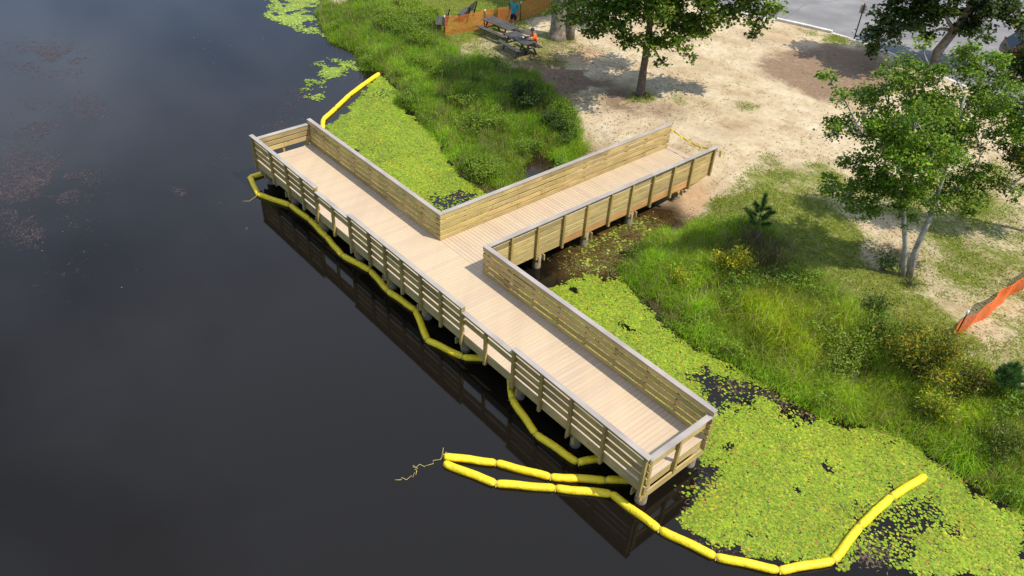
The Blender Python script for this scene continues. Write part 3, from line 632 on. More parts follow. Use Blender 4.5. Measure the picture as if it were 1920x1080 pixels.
T2X = [(q[0], q[1], q[2], r) for q, r in (((18.6, 12.3, 3.0), .5), ((19.0, 13.1, 2.75), .45), ((19.9, 14.1, 2.75), .45), ((20.4, 14.5, 3.1), .55), ((18.2, 12.0, 3.6), .6), ((19.3, 13.2, 3.3), .6), ((20.6, 14.8, 4.2), .7), ((20.9, 15.1, 5.2), .7), ((17.6, 11.4, 4.4), .6), ((19.4, 13.4, 4.6), .8), ((19.9, 14.0, 5.6), .8), ((18.9, 12.9, 5.6), .8), ((19.2, 13.0, 6.6), .7), ((20.2, 14.3, 6.5), .6))]
s1.append((18.75, 12.6, 6.3, .03)); s2.append((19.5, 13.4, 6.4, .03))
G2 = [(.10, .19, .016), (.165, .27, .02), (.055, .115, .013), (.28, .35, .035)]
tree('birch_tree', 'young tree with two pale grey trunks and a loose bright green crown', [s1, s2], D['T2'] + T2X[:5] + T2X[5::2] + [(21.2, 15.4, 3.6, .6), (21.6, 15.9, 4.4, .7), (21.3, 15.6, 5.6, .7), (21.0, 15.2, 6.4, .6), (21.9, 16.2, 5.3, .6), (17.6, 11.3, 3.2, .5), (18.1, 11.9, 2.7, .4)], .09, 980, G2, [.36, .36, .18, .10], M['bark_grey'], spray=20, flat=.8, limb=.03, spread=.27, clear=2.1)
b3 = TB['T3']
tree('dark_tree', 'dark green tree with a leaning trunk beside the parking lot', [[(b3[0], b3[1], -.2, .30), (10.95, 33.75, .75, .25), (11.35, 34.1, 2.2, .21), (11.6, 34.3, 3.6, .16), (11.7, 34.4, 6, .07)]], D['T3'], .21, 300, [(.045, .075, .014), (.06, .10, .016), (.03, .05, .012), (.10, .15, .02)], [.4, .3, .2, .1], M['bark_big'], limb=.07, clear=2.0)
b5 = TB['T5']
tree('yellowing_tree', 'tree with some yellowing leaves at the right edge behind the pale trunked tree', [[(b5[0], b5[1], -.2, .16), (b5[0] - .1, b5[1], 2, .12), (b5[0] - .1, b5[1] - .1, 5.5, .05)]], D['T5'], .11, 900, [(.06, .105, .014), (.045, .08, .012), (.10, .15, .018), (.34, .26, .03)], [.42, .28, .2, .10], M['bark_grey'], spray=17, limb=.035, spread=.30)
b4 = TB['T4']
c4 = []
for k in range(30):
    a = rng.uniform(0, 6.28); r = 3.9 * math.sqrt(rng.uniform(.02, 1)); c4.append((b4[0] - .3 + r * math.cos(a), b4[1] + 4.3 + r * math.sin(a) * .75, rng.uniform(5.6, 9.6) - r * .1, rng.uniform(.9, 1.35)))
st4 = [(b4[0], b4[1], -.2, .66), (b4[0], b4[1], .12, .50), (b4[0], b4[1], .6, .42), (b4[0] - .05, b4[1], 2.2, .37), (b4[0] - .05, b4[1], 4, .30), (b4[0], b4[1], 7, .12)]
st4b = [(b4[0] + .35, b4[1] + .5, -.2, .36), (b4[0] + .36, b4[1] + .5, 1.0, .27), (b4[0] + .6, b4[1] + .8, 3.2, .2), (b4[0] + 1.0, b4[1] + 1.0, 5.5, .08)]
tree('large_oak_tree', 'thick double grey trunk with flaring roots rising behind the seated person', [st4, st4b], c4, .20, 170, G1, [.3, .25, .35, .1], M['bark_big'], spray=12, limb=.1, clear=3.2)

# ---------------------------------------------------------------- shrubs and saplings
def shrub(name, label, x, y, rx, ry, h, leaf, nleaf, cols, w=None, aspect=.6, cat='shrub', stems=9, up=.3, group=None):
    z0 = gz(x, y); root = empty(name, (x, y, z0)); tag(root, label, cat, group)
    bm = bmesh.new(); C = []; T = []
    for k in range(stems):
        a = rng.uniform(0, 6.28); r = math.sqrt(rng.uniform(0.02, 1)); tip = np.array([rx * r * math.cos(a), ry * r * math.sin(a), h * (1 - .45 * r * r) * rng.uniform(.75, 1.05)])
        midp = tip * np.array([.45, .45, .55]); bm_tube(bm, [(rng.normal(0, .06), rng.normal(0, .06), -.05), midp, tip], [.016, .011, .005], 5, False)
        m_ = int(nleaf / stems); t = rng.uniform(.3, 1.05, m_)[:, None] ** .7
        base_ = np.where(t < .5, midp * (t / .5), midp + (tip - midp) * ((t - .5) / .5))
        C.append(base_ + rng.normal(size=(m_, 3)) * np.array([.13, .13, .10]) * (h / 1.0) ** .5); T.append(pal(m_, cols, w) * rng.normal(1, .15))
    link('stems', bm_mesh('stems', bm, M['bark_brown']), None, root)
    V, F, tc_ = leaves(np.concatenate(C), leaf, up, np.clip(np.concatenate(T), .003, 1), aspect)
    link('foliage', mesh_np('foliage', V, F, tc_, M['leaf']), None, root)
    return root
PT = D['PTS']
DG = [(.035, .07, .012), (.055, .095, .014), (.025, .045, .01)]
shrub('bush', 'dark rounded bush in the tall grass left of the walkway', 2.25, 12.1, 1.0, .8, 1.25, .09, 3600, DG + [(.09, .13, .02)], [.4, .3, .2, .1], stems=22)
shrub('bush', 'low green bush at the sand edge beside the walkway', 4.2, 12.2, .9, .6, .8, .08, 2200, [(.06, .12, .016), (.05, .09, .014)], stems=16)
shrub('bush', 'mid green bush at the sand edge behind the walkway rail, nearest the puddle', 5.4, 11.9, .6, .5, .6, .08, 1200, [(.08, .15, .018), (.06, .11, .016)], stems=12)
shrub('yellow_shrub', 'yellow flowering shrub rising from the dark grass right of the walkway', PT['yellowbush'][0] - .1, PT['yellowbush'][1] + .5, .75, .6, .95, .075, 1700, [(.52, .47, .02), (.42, .42, .02), (.14, .21, .02)], [.55, .3, .15], stems=18)
shrub('yellow_shrub', 'small yellow green shrub on the bank halfway to the yellow flowering one', 14.95, 8.0, .55, .4, .55, .07, 700, [(.45, .46, .02), (.25, .34, .02)], stems=10)
shrub('willow_shrub', 'large golden green willowy bush below the orange fence post', 22.35, 9.75, 1.35, 1.0, 1.8, .11, 6000, [(.14, .19, .018), (.34, .28, .02), (.07, .11, .014), (.48, .36, .025)], [.4, .24, .22, .14], .28, stems=28)
shrub('willow_shrub', 'narrow bright leafed willowy shoot in front of the large golden bush', 23.45, 8.85, .5, .4, 1.15, .13, 900, [(.30, .40, .03), (.20, .30, .02), (.42, .40, .035)], None, .22, stems=12)
shrub('bush', 'brownish yellow bush between the willowy bush and the pine sapling', 23.7, 10.3, .7, .5, .8, .08, 1300, [(.20, .16, .02), (.13, .10, .02), (.09, .12, .018)], None, .4, stems=14)
shrub('bush', 'bright green bush on the slope below the twin pale trunks', 20.15, 11.0, .6, .5, .7, .08, 1300, [(.10, .18, .018), (.14, .21, .02), (.06, .10, .014)], stems=13)
shrub('bush', 'dry brown brush beside the tall pine sapling', 15.95, 11.2, 1.2, .8, .75, .05, 2200, [(.12, .085, .05), (.17, .125, .075), (.07, .08, .02)], None, .2, stems=34)
shrub('bush', 'leafy green bush low in the right corner among the tall grass', 25.3, 9.0, .9, .7, .9, .10, 1700, [(.07, .13, .016), (.11, .17, .02), (.18, .17, .025)], None, .35, stems=18)
shrub('bush', 'small sprout with leaves at the foot of the pale trunks', 19.1, 13.55, .35, .3, .8, .08, 420, [(.06, .12, .015), (.09, .16, .018)], stems=7)
shrub('bush', 'tuft of weeds around the base of the twin pale trunks', 20.15, 13.55, .45, .35, .4, .06, 420, [(.10, .12, .05), (.08, .11, .03)], None, .25, stems=10)
shrub('bush', 'shaded weedy clump on the grass between the pine sapling and pale trunks', 20.9, 10.1, .7, .5, .55, .07, 900, [(.06, .05, .025), (.05, .07, .015)], None, .3, stems=14)
def pine(label, x, y, h, r, wh):
    z0 = gz(x, y); root = empty('pine_sapling', (x, y, z0)); tag(root, label, 'pine sapling', 'young pines on the bank')
    bm = bmesh.new(); bm_tube(bm, [(0, 0, -.05), (.02, 0, h * .5), (0, .02, h)], [.035, .022, .006], 6); arms = [((0, 0, h * .62), (0, 0, h * 1.02), 1.0)]
    for i in range(wh):
        z_ = h * (.36 + .5 * i / wh); k = 4
        for j in range(k):
            a = 6.28 * j / k + i * .9 + rng.uniform(-.3, .3); l = r * (1.05 - .62 * i / wh) * rng.uniform(.8, 1.15)
            e = (l * math.cos(a), l * math.sin(a), z_ + l * .55); bm_tube(bm, [(0, 0, z_), (e[0] * .6, e[1] * .6, z_ + l * .18), e], [.012, .009, .004], 5, False); arms.append(((e[0] * .3, e[1] * .3, z_ + l * .08), e, .9))
    link('stem', bm_mesh('stem', bm, M['bark_brown']), None, root)
    V = []; F = []; T = []
    for a, e, s in arms:
        a = np.array(a); e = np.array(e); n_ = int(420 * np.linalg.norm(e - a) / .4); t = rng.uniform(0, 1, n_)[:, None]; p0 = a + (e - a) * t; ax = (e - a) / np.linalg.norm(e - a)
        dv = rng.normal(size=(n_, 3)); dv /= np.linalg.norm(dv, axis=1, keepdims=True); dv = dv * .8 + ax * .75; dv /= np.linalg.norm(dv, axis=1, keepdims=True)
        sd2 = np.cross(dv, rng.normal(size=(n_, 3))); sd2 /= np.linalg.norm(sd2, axis=1, keepdims=True); L_ = rng.uniform(.11, .19, n_)[:, None]
        i0 = sum(len(q) for q in V); V += [np.stack([p0 - sd2 * .007, p0 + sd2 * .007, p0 + dv * L_], 1).reshape(-1, 3)]; F.append(np.arange(n_ * 3).reshape(-1, 3) + i0); T.append(np.repeat(pal(n_, [(.045, .11, .022), (.065, .145, .028), (.085, .18, .03)]), 3, 0))
    link('needles', mesh_np('needles', np.concatenate(V), np.concatenate(F), np.concatenate(T), M['needle']), None, root)
pine('tall thin pine sapling standing alone above the dry brush', 15.25, 11.6, 1.8, .5, 3)
pine('dense little pine sapling at the right edge of the bank', 24.35, 10.6, 1.2, .36, 9)

# ---------------------------------------------------------------- grass
def blades(P, z, h, w, cols, lean=.35, seed=0, wind=(.3, .1)):
    n_ = len(P); a = rng.uniform(0, 2 * np.pi, n_); s = np.stack([np.cos(a), np.sin(a), np.zeros(n_)], 1)
    b0 = np.stack([P[:, 0], P[:, 1], z - .03], 1); ln = rng.normal(0, lean, (n_, 2)) + np.array(wind) * .5
    top = b0 + np.stack([ln[:, 0] * h, ln[:, 1] * h, h * np.sqrt(np.maximum(.15, 1 - (ln ** 2).sum(1)))], 1)
    midp = b0 + np.stack([ln[:, 0] * h * .3, ln[:, 1] * h * .3, h * .58], 1); hw = (w * .5)[:, None]
    V = np.stack([b0 - s * hw, b0 + s * hw, midp - s * hw * .8, midp + s * hw * .8, top], 1).reshape(-1, 3)
    i = np.arange(n_)[:, None] * 5; F = np.concatenate([i + [[0, 1, 3]], i + [[0, 3, 2]], i + [[2, 3, 4]]], 0)
    return V, F, np.repeat(cols, 5, 0)
def sample(x0, x1, y0, y1, dens):
    n_ = int((x1 - x0) * (y1 - y0) * dens); return np.stack([rng.uniform(x0, x1, n_), rng.uniform(y0, y1, n_)], 1)
GC = np.array([(.235, .42, .024), (.36, .50, .03), (.125, .285, .028), (.46, .46, .03), (.17, .13, .055), (.03, .05, .01)])
def tall_cols(P):
    a = vnoise(P, .55, 51); b_ = vnoise(P, 1.6, 52); n_ = len(P)
    d_shade = np.clip((vnoise(P, .28, 53) - .42) * 4, 0, 1)[:, None]
    c = GC[2] * (1 - a[:, None]) + GC[0] * a[:, None]
    c = c * (1 - (b_[:, None] * .6)) + GC[1] * b_[:, None] * .6
    # golden tract on the right bank, brown stems near the dry brush
    gold = np.clip(np.exp(-(((P[:, 0] - 19) / 3.5) ** 2 + ((P[:, 1] - 8.6) / 1.6) ** 2)) * .75 + np.exp(-(((P[:, 0] - 24.5) / 2.0) ** 2 + ((P[:, 1] - 9.5) / 1.2) ** 2)) * .4, 0, 1)[:, None] * rng.uniform(.2, 1, (n_, 1))
    c = c * (1 - gold) + GC[3] * gold
    fr = np.exp(-(((P[:, 0] - 2.5) / 3.2) ** 2 + ((P[:, 1] - 9.4) / 1.3) ** 2))[:, None] * .7; c = c * (1 - fr) + np.array((.27, .42, .03)) * fr
    dry = np.clip(np.exp(-(((P[:, 0] - 16.6) / 1.9) ** 2 + ((P[:, 1] - 10.6) / 1.4) ** 2)) * .95 + np.exp(-(((P[:, 0] - 3.2) / .6) ** 2 + ((P[:, 1] - 9.6) / .5) ** 2)) * .4, 0, 1)[:, None] * (rng.uniform(0, 1, (n_, 1)) < .75)
    c = c * (1 - dry) + GC[4] * dry
    lush = np.exp(-(((P[:, 0] + 1) / 4.5) ** 2 + ((P[:, 1] - 12.6) / 1.6) ** 2))[:, None] * .45 + .35 * np.exp(-(((P[:, 0] + 9) / 4) ** 2 + ((P[:, 1] - 13.5) / 2) ** 2))[:, None]
    c = c * (1 - lush) + np.array((.075, .165, .02)) * lush
    tone = (.50 + .95 * vnoise(P, 1.15, 66, 2))[:, None] * (.72 + .55 * vnoise(P, .33, 67, 2))[:, None]
    straw = rng.uniform(0, 1, (n_, 1)) < (.05 + .12 * (b_[:, None] > .6)); c = np.where(straw, np.array((.34, .29, .10)), c)
    return np.clip(c * tone * rng.normal(1, .22, (n_, 1)) * rng.normal(1, .06, (n_, 3)), .004, 1)
def tall_grass(label, x0, x1, y0, y1, dens):
    P = sample(x0, x1, y0, y1, dens); sd = shore_d(P); m_ = tall_mask(P, sd)
    clump = vnoise(P, 1.3, 61, 2); keep = (rng.uniform(0, 1, len(P)) < m_ * np.clip(.15 + 2.1 * (clump - .28), .06, 1)) & ~((P[:, 0] > XA - .25) & (P[:, 0] < XB + .25) & (P[:, 1] < WL)) & (P[:, 1] > PW + .3)
    P = P[keep]; sd = sd[keep]; z = ground_z(P, sd); hn = vnoise(P, .7, 62); edge = sstep(-.2, .5, sd)
    cl2 = vnoise(P, 1.15, 66, 2); h = (.20 + .45 * hn + .45 * np.clip(cl2 - .35, 0, 1)) * rng.uniform(.5, 1.3, len(P)) * (.55 + .45 * edge); h *= np.where(P[:, 1] > 12.2, .75, .88)
    V, F, T = blades(P, np.maximum(z, WZ - .05), h, rng.uniform(.011, .024, len(P)), tall_cols(P), .5)
    tag(link('tall_grass', mesh_np('tall_grass', V, F, T, M['grass'])), label, 'tall grass', kind='stuff'); return len(P)
n1_ = tall_grass('tall lush reeds and grass on the bank left of the walkway', -22, 9, 5.5, 18, 1600)
n2_ = tall_grass('tall mixed green and golden grass on the bank right of the walkway', 11.3, 31, 5.8, 13.5, 2900)
P = sample(-22, 30, 8, 35, 430); sd = shore_d(P); lw = lawn_mask(P) + (vnoise(P, 1.4, 71, 3) - .5) * .95
keep = (rng.uniform(0, 1, len(P)) < sstep(.33, .72, lw)) & (sd > .1) & (tall_mask(P, sd) < .7) & ~((P[:, 0] > XA - .25) & (P[:, 0] < XB + .25) & (P[:, 1] < WL + .6)) & ~in_poly(P, lot)
P = P[keep]; a = vnoise(P, .8, 72)[:, None]
T = (np.array((.15, .27, .02)) * (1 - a) + np.array((.28, .34, .035)) * a); dryl = (rng.uniform(0, 1, (len(P), 1)) < .18); T = np.where(dryl, np.array((.30, .24, .11)), T) * rng.normal(1, .2, (len(P), 1))
V, F, T = blades(P, ground_z(P), rng.uniform(.05, .14, len(P)), rng.uniform(.018, .034, len(P)), np.clip(T, .004, 1), .55)
tag(link('lawn_grass', mesh_np('lawn_grass', V, F, T, M['grass'])), 'short patchy lawn grass on the sandy bank', 'grass', kind='stuff')


# broad leaved weeds through the tall grass
P = sample(-20, 30, 6, 18, 260); sd = shore_d(P); tm = tall_mask(P, sd)
keep = (tm > .5) & (rng.uniform(0, 1, len(P)) < np.where(P[:, 0] > 10, .45, 1.0) * sstep(.53, .70, vnoise(P, .75, 150, 3))) & ~((P[:, 0] > XA - .4) & (P[:, 0] < XB + .4) & (P[:, 1] < WL)) & (P[:, 1] > PW + .5)
P = P[keep]; z0 = ground_z(P); Q = []; T = []
kind_n = vnoise(P, .4, 151)
for k in range(9):
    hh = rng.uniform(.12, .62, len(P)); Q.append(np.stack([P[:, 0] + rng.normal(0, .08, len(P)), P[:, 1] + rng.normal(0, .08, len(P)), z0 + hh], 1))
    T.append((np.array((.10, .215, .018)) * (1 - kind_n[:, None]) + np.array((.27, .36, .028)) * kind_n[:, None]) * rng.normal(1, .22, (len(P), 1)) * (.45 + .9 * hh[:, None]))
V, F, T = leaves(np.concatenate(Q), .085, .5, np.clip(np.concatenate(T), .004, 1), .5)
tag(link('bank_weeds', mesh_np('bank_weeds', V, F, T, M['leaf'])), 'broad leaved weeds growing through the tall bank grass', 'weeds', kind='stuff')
# dead stalks and seed heads
P = sample(-20, 30, 6, 17, 26); sd = shore_d(P); P = P[(tall_mask(P, sd) > .5) & ~((P[:, 0] > XA - .4) & (P[:, 0] < XB + .4) & (P[:, 1] < WL)) & (P[:, 1] > PW + .5)]
V, F, T = blades(P, ground_z(P), rng.uniform(.5, 1.05, len(P)), rng.uniform(.012, .02, len(P)), pal(len(P), [(.34, .26, .13), (.24, .16, .08), (.40, .34, .16)]), .3)
tag(link('dead_stalks', mesh_np('dead_stalks', V, F, T, M['grass'])), 'thin straw coloured dead stalks standing in the bank grass', 'dead stalks', kind='stuff')

# fallen leaves and twigs on the sand
P = sample(-8, 26, 10, 34, 110); sd = shore_d(P)
lt = .12 + .9 * np.exp(-(((P[:, 0] - 1.2) / 4.2) ** 2 + ((P[:, 1] - 15.8) / 3.2) ** 2)) + .5 * in_poly(P, D['LAWN_TAB']) + .35 * np.exp(-(((P[:, 0] - 12) / 2.5) ** 2 + ((P[:, 1] - 13.5) / 2.5) ** 2)) + .25 * in_poly(P, D['LAWN_R'])
keep = (rng.uniform(0, 1, len(P)) < lt * sstep(.3, .62, vnoise(P, .9, 140, 3))) & (sd > .5) & (tall_mask(P, sd) < .4) & ~in_poly(P, lot) & ~((P[:, 0] > XA - .3) & (P[:, 0] < XB + .3) & (P[:, 1] < WL + .2))
P = P[keep]; C = np.concatenate([P, (ground_z(P) + .010)[:, None]], 1)
V, F, T = leaves(C, .075, 2.2, pal(len(P), [(.13, .08, .04), (.20, .13, .07), (.30, .22, .13), (.07, .05, .03), (.42, .36, .26)]), .55)
tag(link('fallen_leaves', mesh_np('fallen_leaves', V, F, T, M['weed'])), 'dry fallen leaves and scraps scattered over the sand', 'leaf litter', kind='stuff')

# ---------------------------------------------------------------- floating plants
def pads(name, label, poly, dens, r0, r1, edge=.5, holes=(), thr=.28, cols=None, w=None, wob=.7, seed=0, nsc=1.3, kindcat='lily pads', zamp=.012):
    q = np.array(poly); P = sample(q[:, 0].min() - .5, q[:, 0].max() + .5, q[:, 1].min() - .5, q[:, 1].max() + .5, dens)
    s = s_poly(P, poly) + (vnoise(P, .8, 80 + seed) - .5) * 2 * wob + (vnoise(P, 3.1, 84 + seed, 2) - .5) * .5
    dn = sstep(-.05, edge, s) * sstep(thr - .14, thr + .05, vnoise(P, nsc, 90 + seed, 4))
    for hp, ha in holes: dn = dn * (1 - ha * sstep(-.25, .3, s_poly(P, hp) + (vnoise(P, 2.2, 95, 3) - .5) * 1.1))
    sd = shore_d(P)
    keep = (rng.uniform(0, 1, len(P)) < dn) & (sd < .1) & ~((P[:, 1] > -.1) & (P[:, 1] < PW - .05) & (P[:, 0] > -.2) & (P[:, 0] < PL)) & ~((P[:, 0] > XA - .05) & (P[:, 0] < XB - .1) & (P[:, 1] < 12) & (P[:, 1] > 2))
    P = P[keep]; n_ = len(P); r = rng.uniform(r0, r1, n_); k = 7; an = rng.uniform(0, 6.28, n_)[:, None] + np.linspace(0, 2 * np.pi * .93, k)[None]
    tx, ty = rng.normal(0, .05, (2, n_)); z0 = WZ + .006 + rng.uniform(0, zamp, n_)
    dx = np.cos(an) * r[:, None]; dy = np.sin(an) * r[:, None] * rng.uniform(.82, 1, (n_, 1))
    rim = np.stack([P[:, :1] + dx, P[:, 1:] + dy, z0[:, None] + dx * tx[:, None] + dy * ty[:, None] + rng.uniform(-.002, .006, (n_, k))], 2)
    V = rim.reshape(-1, 3); i = np.arange(n_)[:, None] * k
    F = np.arange(n_ * k).reshape(n_, k)
    cn = vnoise(P, .5, 97 + seed)[:, None]; c2 = vnoise(P, 2.4, 99 + seed)[:, None]; yl = np.clip((vnoise(P, .8, 101 + seed)[:, None] - .5) * 3, 0, 1); T = pal(n_, cols, w, .16) * (1.12 - .28 * cn) * (.82 + .36 * c2) * (1 + yl * np.array((.18, .02, 0)))
    o = link(name, mesh_np(name, V, F, np.repeat(np.clip(T, .004, 1), k, 0), M['pad'])); tag(o, label, kindcat, kind='stuff'); return o
H3 = [(23.7, 3.9), (24.2, 5.6), (24.75, 6.4), (25.3, 6.3), (25.7, 5.4), (25.2, 4.6), (25.3, 3.2), (24.5, 2.6)]
PADR = [(11.6, 2.5)] + D['PAD_R'][1:-3] + [(20.75, 2.5), (20.4, 2.4)]
PADL = D['PAD_FARL'][:-2] + [(8.6, 4.5), (8.6, 2.5), (-1.4, 2.5)]
PC = [(.185, .275, .014), (.245, .325, .016), (.13, .20, .012), (.37, .335, .025), (.24, .09, .05), (.09, .055, .04)]
PWt = [.33, .34, .2, .10, .015, .015]
pads('lily_pads', 'mat of small round green lily pads filling the water right of the pier', PADR, 1600, .022, .042, .30, [(D['HOLE2'], .96), (H3, .86), ([(20.3, 2.6), (20.5, 3.6), (20.9, 3.0), (21.2, 1.6), (20.6, 1.5)], .8)], .30, PC, PWt, .35, 1, 1.5)
pads('lily_pads', 'bright green mat of floating leaves between the far boom and the left bank', PADL, 1150, .025, .05, .2, [(D['HOLE1'], .93), ([(-4.9, 9.2), (-3.6, 9.3), (-3.4, 8.2), (-4.2, 7.9)], .8), ([(-2.6, 7.2), (-1.6, 7.2), (-1.8, 6.3), (-2.6, 6.4)], .45)], .26, [(.19, .295, .012), (.245, .325, .014), (.135, .215, .011), (.36, .31, .022), (.18, .10, .045)], [.37, .3, .22, .08, .03], .25, 2, 1.7)
pads('lily_pads', 'pale green floating patch on open water off the far grassy point', D['PAD_T1'], 520, .03, .07, .9, [], .45, [(.26, .36, .05), (.32, .42, .07), (.20, .28, .04)], None, 1.1, 3, 1.5)
pads('lily_pads', 'broken green floating patches outside the far boom', D['PAD_T2'], 420, .03, .065, .9, [], .47, [(.22, .33, .03), (.28, .39, .05), (.17, .25, .03)], None, 1.1, 4, 1.7)
pads('lily_pads', 'scattered lily pads drifting on the water beside the near pier corner', [(20.2, 1.2), (20.4, 3.5), (21.4, 3.0), (21.2, 1.0)], 60, .03, .06, .5, [], .3, PC, PWt, .4, 5)
pads('lily_pads', 'a few stray pads in the muddy water under the walkway', D['WEED_MUD'], 130, .03, .055, .6, [], .52, [(.2, .28, .03), (.30, .34, .04), (.15, .12, .03)], None, .5, 6, 1.6)
def wisps(name, label, centres, n_, rad, cols, ln, wd, thr=.45, seed=0, stretch=(1, 1), zup=.004, cat='water weed', ang=None):
    Ps = []
    for (x_, y_), r in zip(centres, rad): Ps.append(rng.normal(size=(int(n_ * r * r), 2)) * np.array([r, r]) * np.array(stretch) * .6 + (x_, y_))
    P = np.concatenate(Ps); P = P[(vnoise(P, .9, 120 + seed, 4) > thr) & (shore_d(P) < -.05)]; P = P[~((P[:, 1] > -.1) & (P[:, 1] < PW) & (P[:, 0] > -.2) & (P[:, 0] < PL))]
    k = len(P); a = (rng.uniform(0, 6.28, k) if ang is None else rng.normal(ang, .5, k)); d = np.stack([np.cos(a), np.sin(a)], 1); s = np.stack([-d[:, 1], d[:, 0]], 1); L_ = rng.uniform(*ln, k)[:, None]; w_ = rng.uniform(*wd, k)[:, None]
    bend = rng.normal(0, .25, (k, 1)) * L_
    z = np.full((k, 1), WZ) + zup + rng.uniform(0, .004, (k, 1))
    pts_ = [np.concatenate([P - d * L_ / 2, z], 1), np.concatenate([P + s * (w_ + bend) , z], 1), np.concatenate([P + d * L_ / 2, z], 1), np.concatenate([P - s * w_ + s * bend, z], 1)]
    V = np.stack(pts_, 1).reshape(-1, 3); i = np.arange(k)[:, None] * 4; F = np.concatenate([i + [[0, 3, 1]], i + [[3, 2, 1]]], 0)
    tag(link(name, mesh_np(name, V, F, np.repeat(pal(k, cols), 4, 0), M['weed'])), label, cat, kind='stuff')
bw = D['BROWNWEED']
wisps('water_weed', 'thin reddish brown water weed drifting at the surface of the open pond', bw, 520, [1.9, 1.6, 1.5, 1.4, 1.3, 1.2, 1.0, 1.6, .8, 1.0, 1.0, .6, .35, 1.2, .9, .9, 1.0, 1.1, .8], [(.085, .062, .064), (.06, .05, .056), (.125, .09, .088)], (.08, .34), (.003, .009), .49, 1, (1.3, .75))
wm = [(10.6, 7.2), (11.6, 9.2), (11.9, 7.6), (11.3, 10.3), (12.4, 8.4), (12.6, 6.8), (11.9, 6.2)]
wisps('water_weed', 'olive weed choking the muddy shallows under the walkway', wm, 900, [.6, .8, .7, .6, .7, .6, .6], [(.12, .11, .03), (.16, .15, .04), (.09, .065, .025), (.12, .16, .03)], (.06, .2), (.008, .02), .42, 2)
wisps('water_weed', 'brown sunken weed mound beside the near corner of the pier', [(21.35, 2.1), (21.5, 1.5), (22.0, 1.1), (24.6, 3.6)], 1500, [.6, .5, .4, .5], [(.12, .085, .05), (.17, .13, .06), (.09, .05, .05)], (.04, .14), (.008, .02), .3, 3)
wisps('water_weed', 'dark weed fringe at the edge of the right lily mat', [(18.9, 5.6), (20.2, 6.2), (21.2, 6.4), (17.5, 5.6), (14.6, 6.2), (24.6, 7.3)], 900, [.6, .5, .4, .5, .4, .4], [(.09, .06, .045), (.05, .04, .02), (.14, .07, .05)], (.05, .15), (.01, .025), .4, 4)

P = sample(-20, 4, -9, 8, .5); P = P[(shore_d(P) < -1) & (vnoise(P, .3, 160, 3) > .5) & ~((P[:, 1] > -.6) & (P[:, 1] < PW + .3) & (P[:, 0] > -.4) & (P[:, 0] < PL))]
C = np.concatenate([P, np.full((len(P), 1), WZ + .008)], 1); V, F, T = leaves(C, .05, 6, pal(len(P), [(.30, .28, .22), (.20, .24, .06), (.16, .11, .08)]), .6)
tag(link('floating_specks', mesh_np('floating_specks', V, F, T, M['weed'])), 'tiny leaves and specks floating on the open water', 'floating debris', kind='stuff')

# ---------------------------------------------------------------- picnic tables, benches
def table(label, a, b_, wid, ground=None):
    a = Vector((*a, 0)); b_ = Vector((*b_, 0)); u = (b_ - a).normalized(); L_ = (b_ - a).length; c = (a + b_) / 2; z0 = gz(c.x, c.y); rz = math.atan2(u.y, u.x)
    root = empty('picnic_table', (c.x, c.y, z0), rz); tag(root, label, 'picnic table', 'weathered picnic tables')
    n_ = 5; pw = wid / n_
    for k in range(n_): link('top_plank', box_mesh(L_ + jit(.02), pw - .012, .04, M['old_wood']), None, root, (0, -wid / 2 + pw * (k + .5), .745 + jit(.003)))
    for s in (-1, 1):
        for k in range(2): link('seat_plank', box_mesh(L_, .13, .04, M['old_wood']), None, root, (0, s * (wid / 2 + .26 + k * .14 - .07), .44))
        for sx in (-1, 1):
            lg = link('leg', box_mesh(.98, .09, .04, M['old_wood']), None, root, (sx * L_ * .33, s * (wid / 2 + .02), .355)); lg.rotation_euler = (0, 0, 0)
            lg.rotation_euler = Matrix(((0, 0, 1), (-s * .48, .877, 0), (.877 * -1 * -1, s * .48 * 1, 0))).transposed().to_euler() if False else (0, 0, 0)
            d = Vector((0, -s * .42, .72)).normalized(); lg.rotation_euler = d.to_track_quat('X', 'Y').to_euler()
    for sx in (-1, 1):
        link('brace', box_mesh(wid + .78, .09, .04, M['old_wood']), None, root, (sx * L_ * .33 + .045, 0, .395), (0, 0, H90))
        link('brace', box_mesh(wid - .06, .09, .04, M['old_wood']), None, root, (sx * L_ * .33 + .045, 0, .69), (0, 0, H90))
    return root
t1 = table('weathered grey picnic table farther from the big trunk, in front of the standing person', (-6.42, 16.95), (-4.22, 17.05), .84)
t2 = table('weathered grey picnic table with the person in orange seated at its end', (-3.92, 16.46), (-2.02, 16.24), .84)
bd = empty('bundle', (-2.7, 16.56, gz(-2.7, 16.6) + .768)); tag(bd, 'small dark bundle with a white item on the picnic table by the seated person', 'bundle')
bm = bmesh.new(); bmesh.ops.create_icosphere(bm, subdivisions=2, radius=.11, matrix=Matrix.Translation((0, 0, .055)) @ Matrix.Diagonal((1.3, .9, .55, 1))); link('pouch', bm_mesh('pouch', bm, M['black'], True), None, bd)
bm = bmesh.new(); bm_box(bm, (.16, .11, .03), (-.2, -.05, .016), bev=.008); link('paper', bm_mesh('paper', bm, M['white']), None, bd)
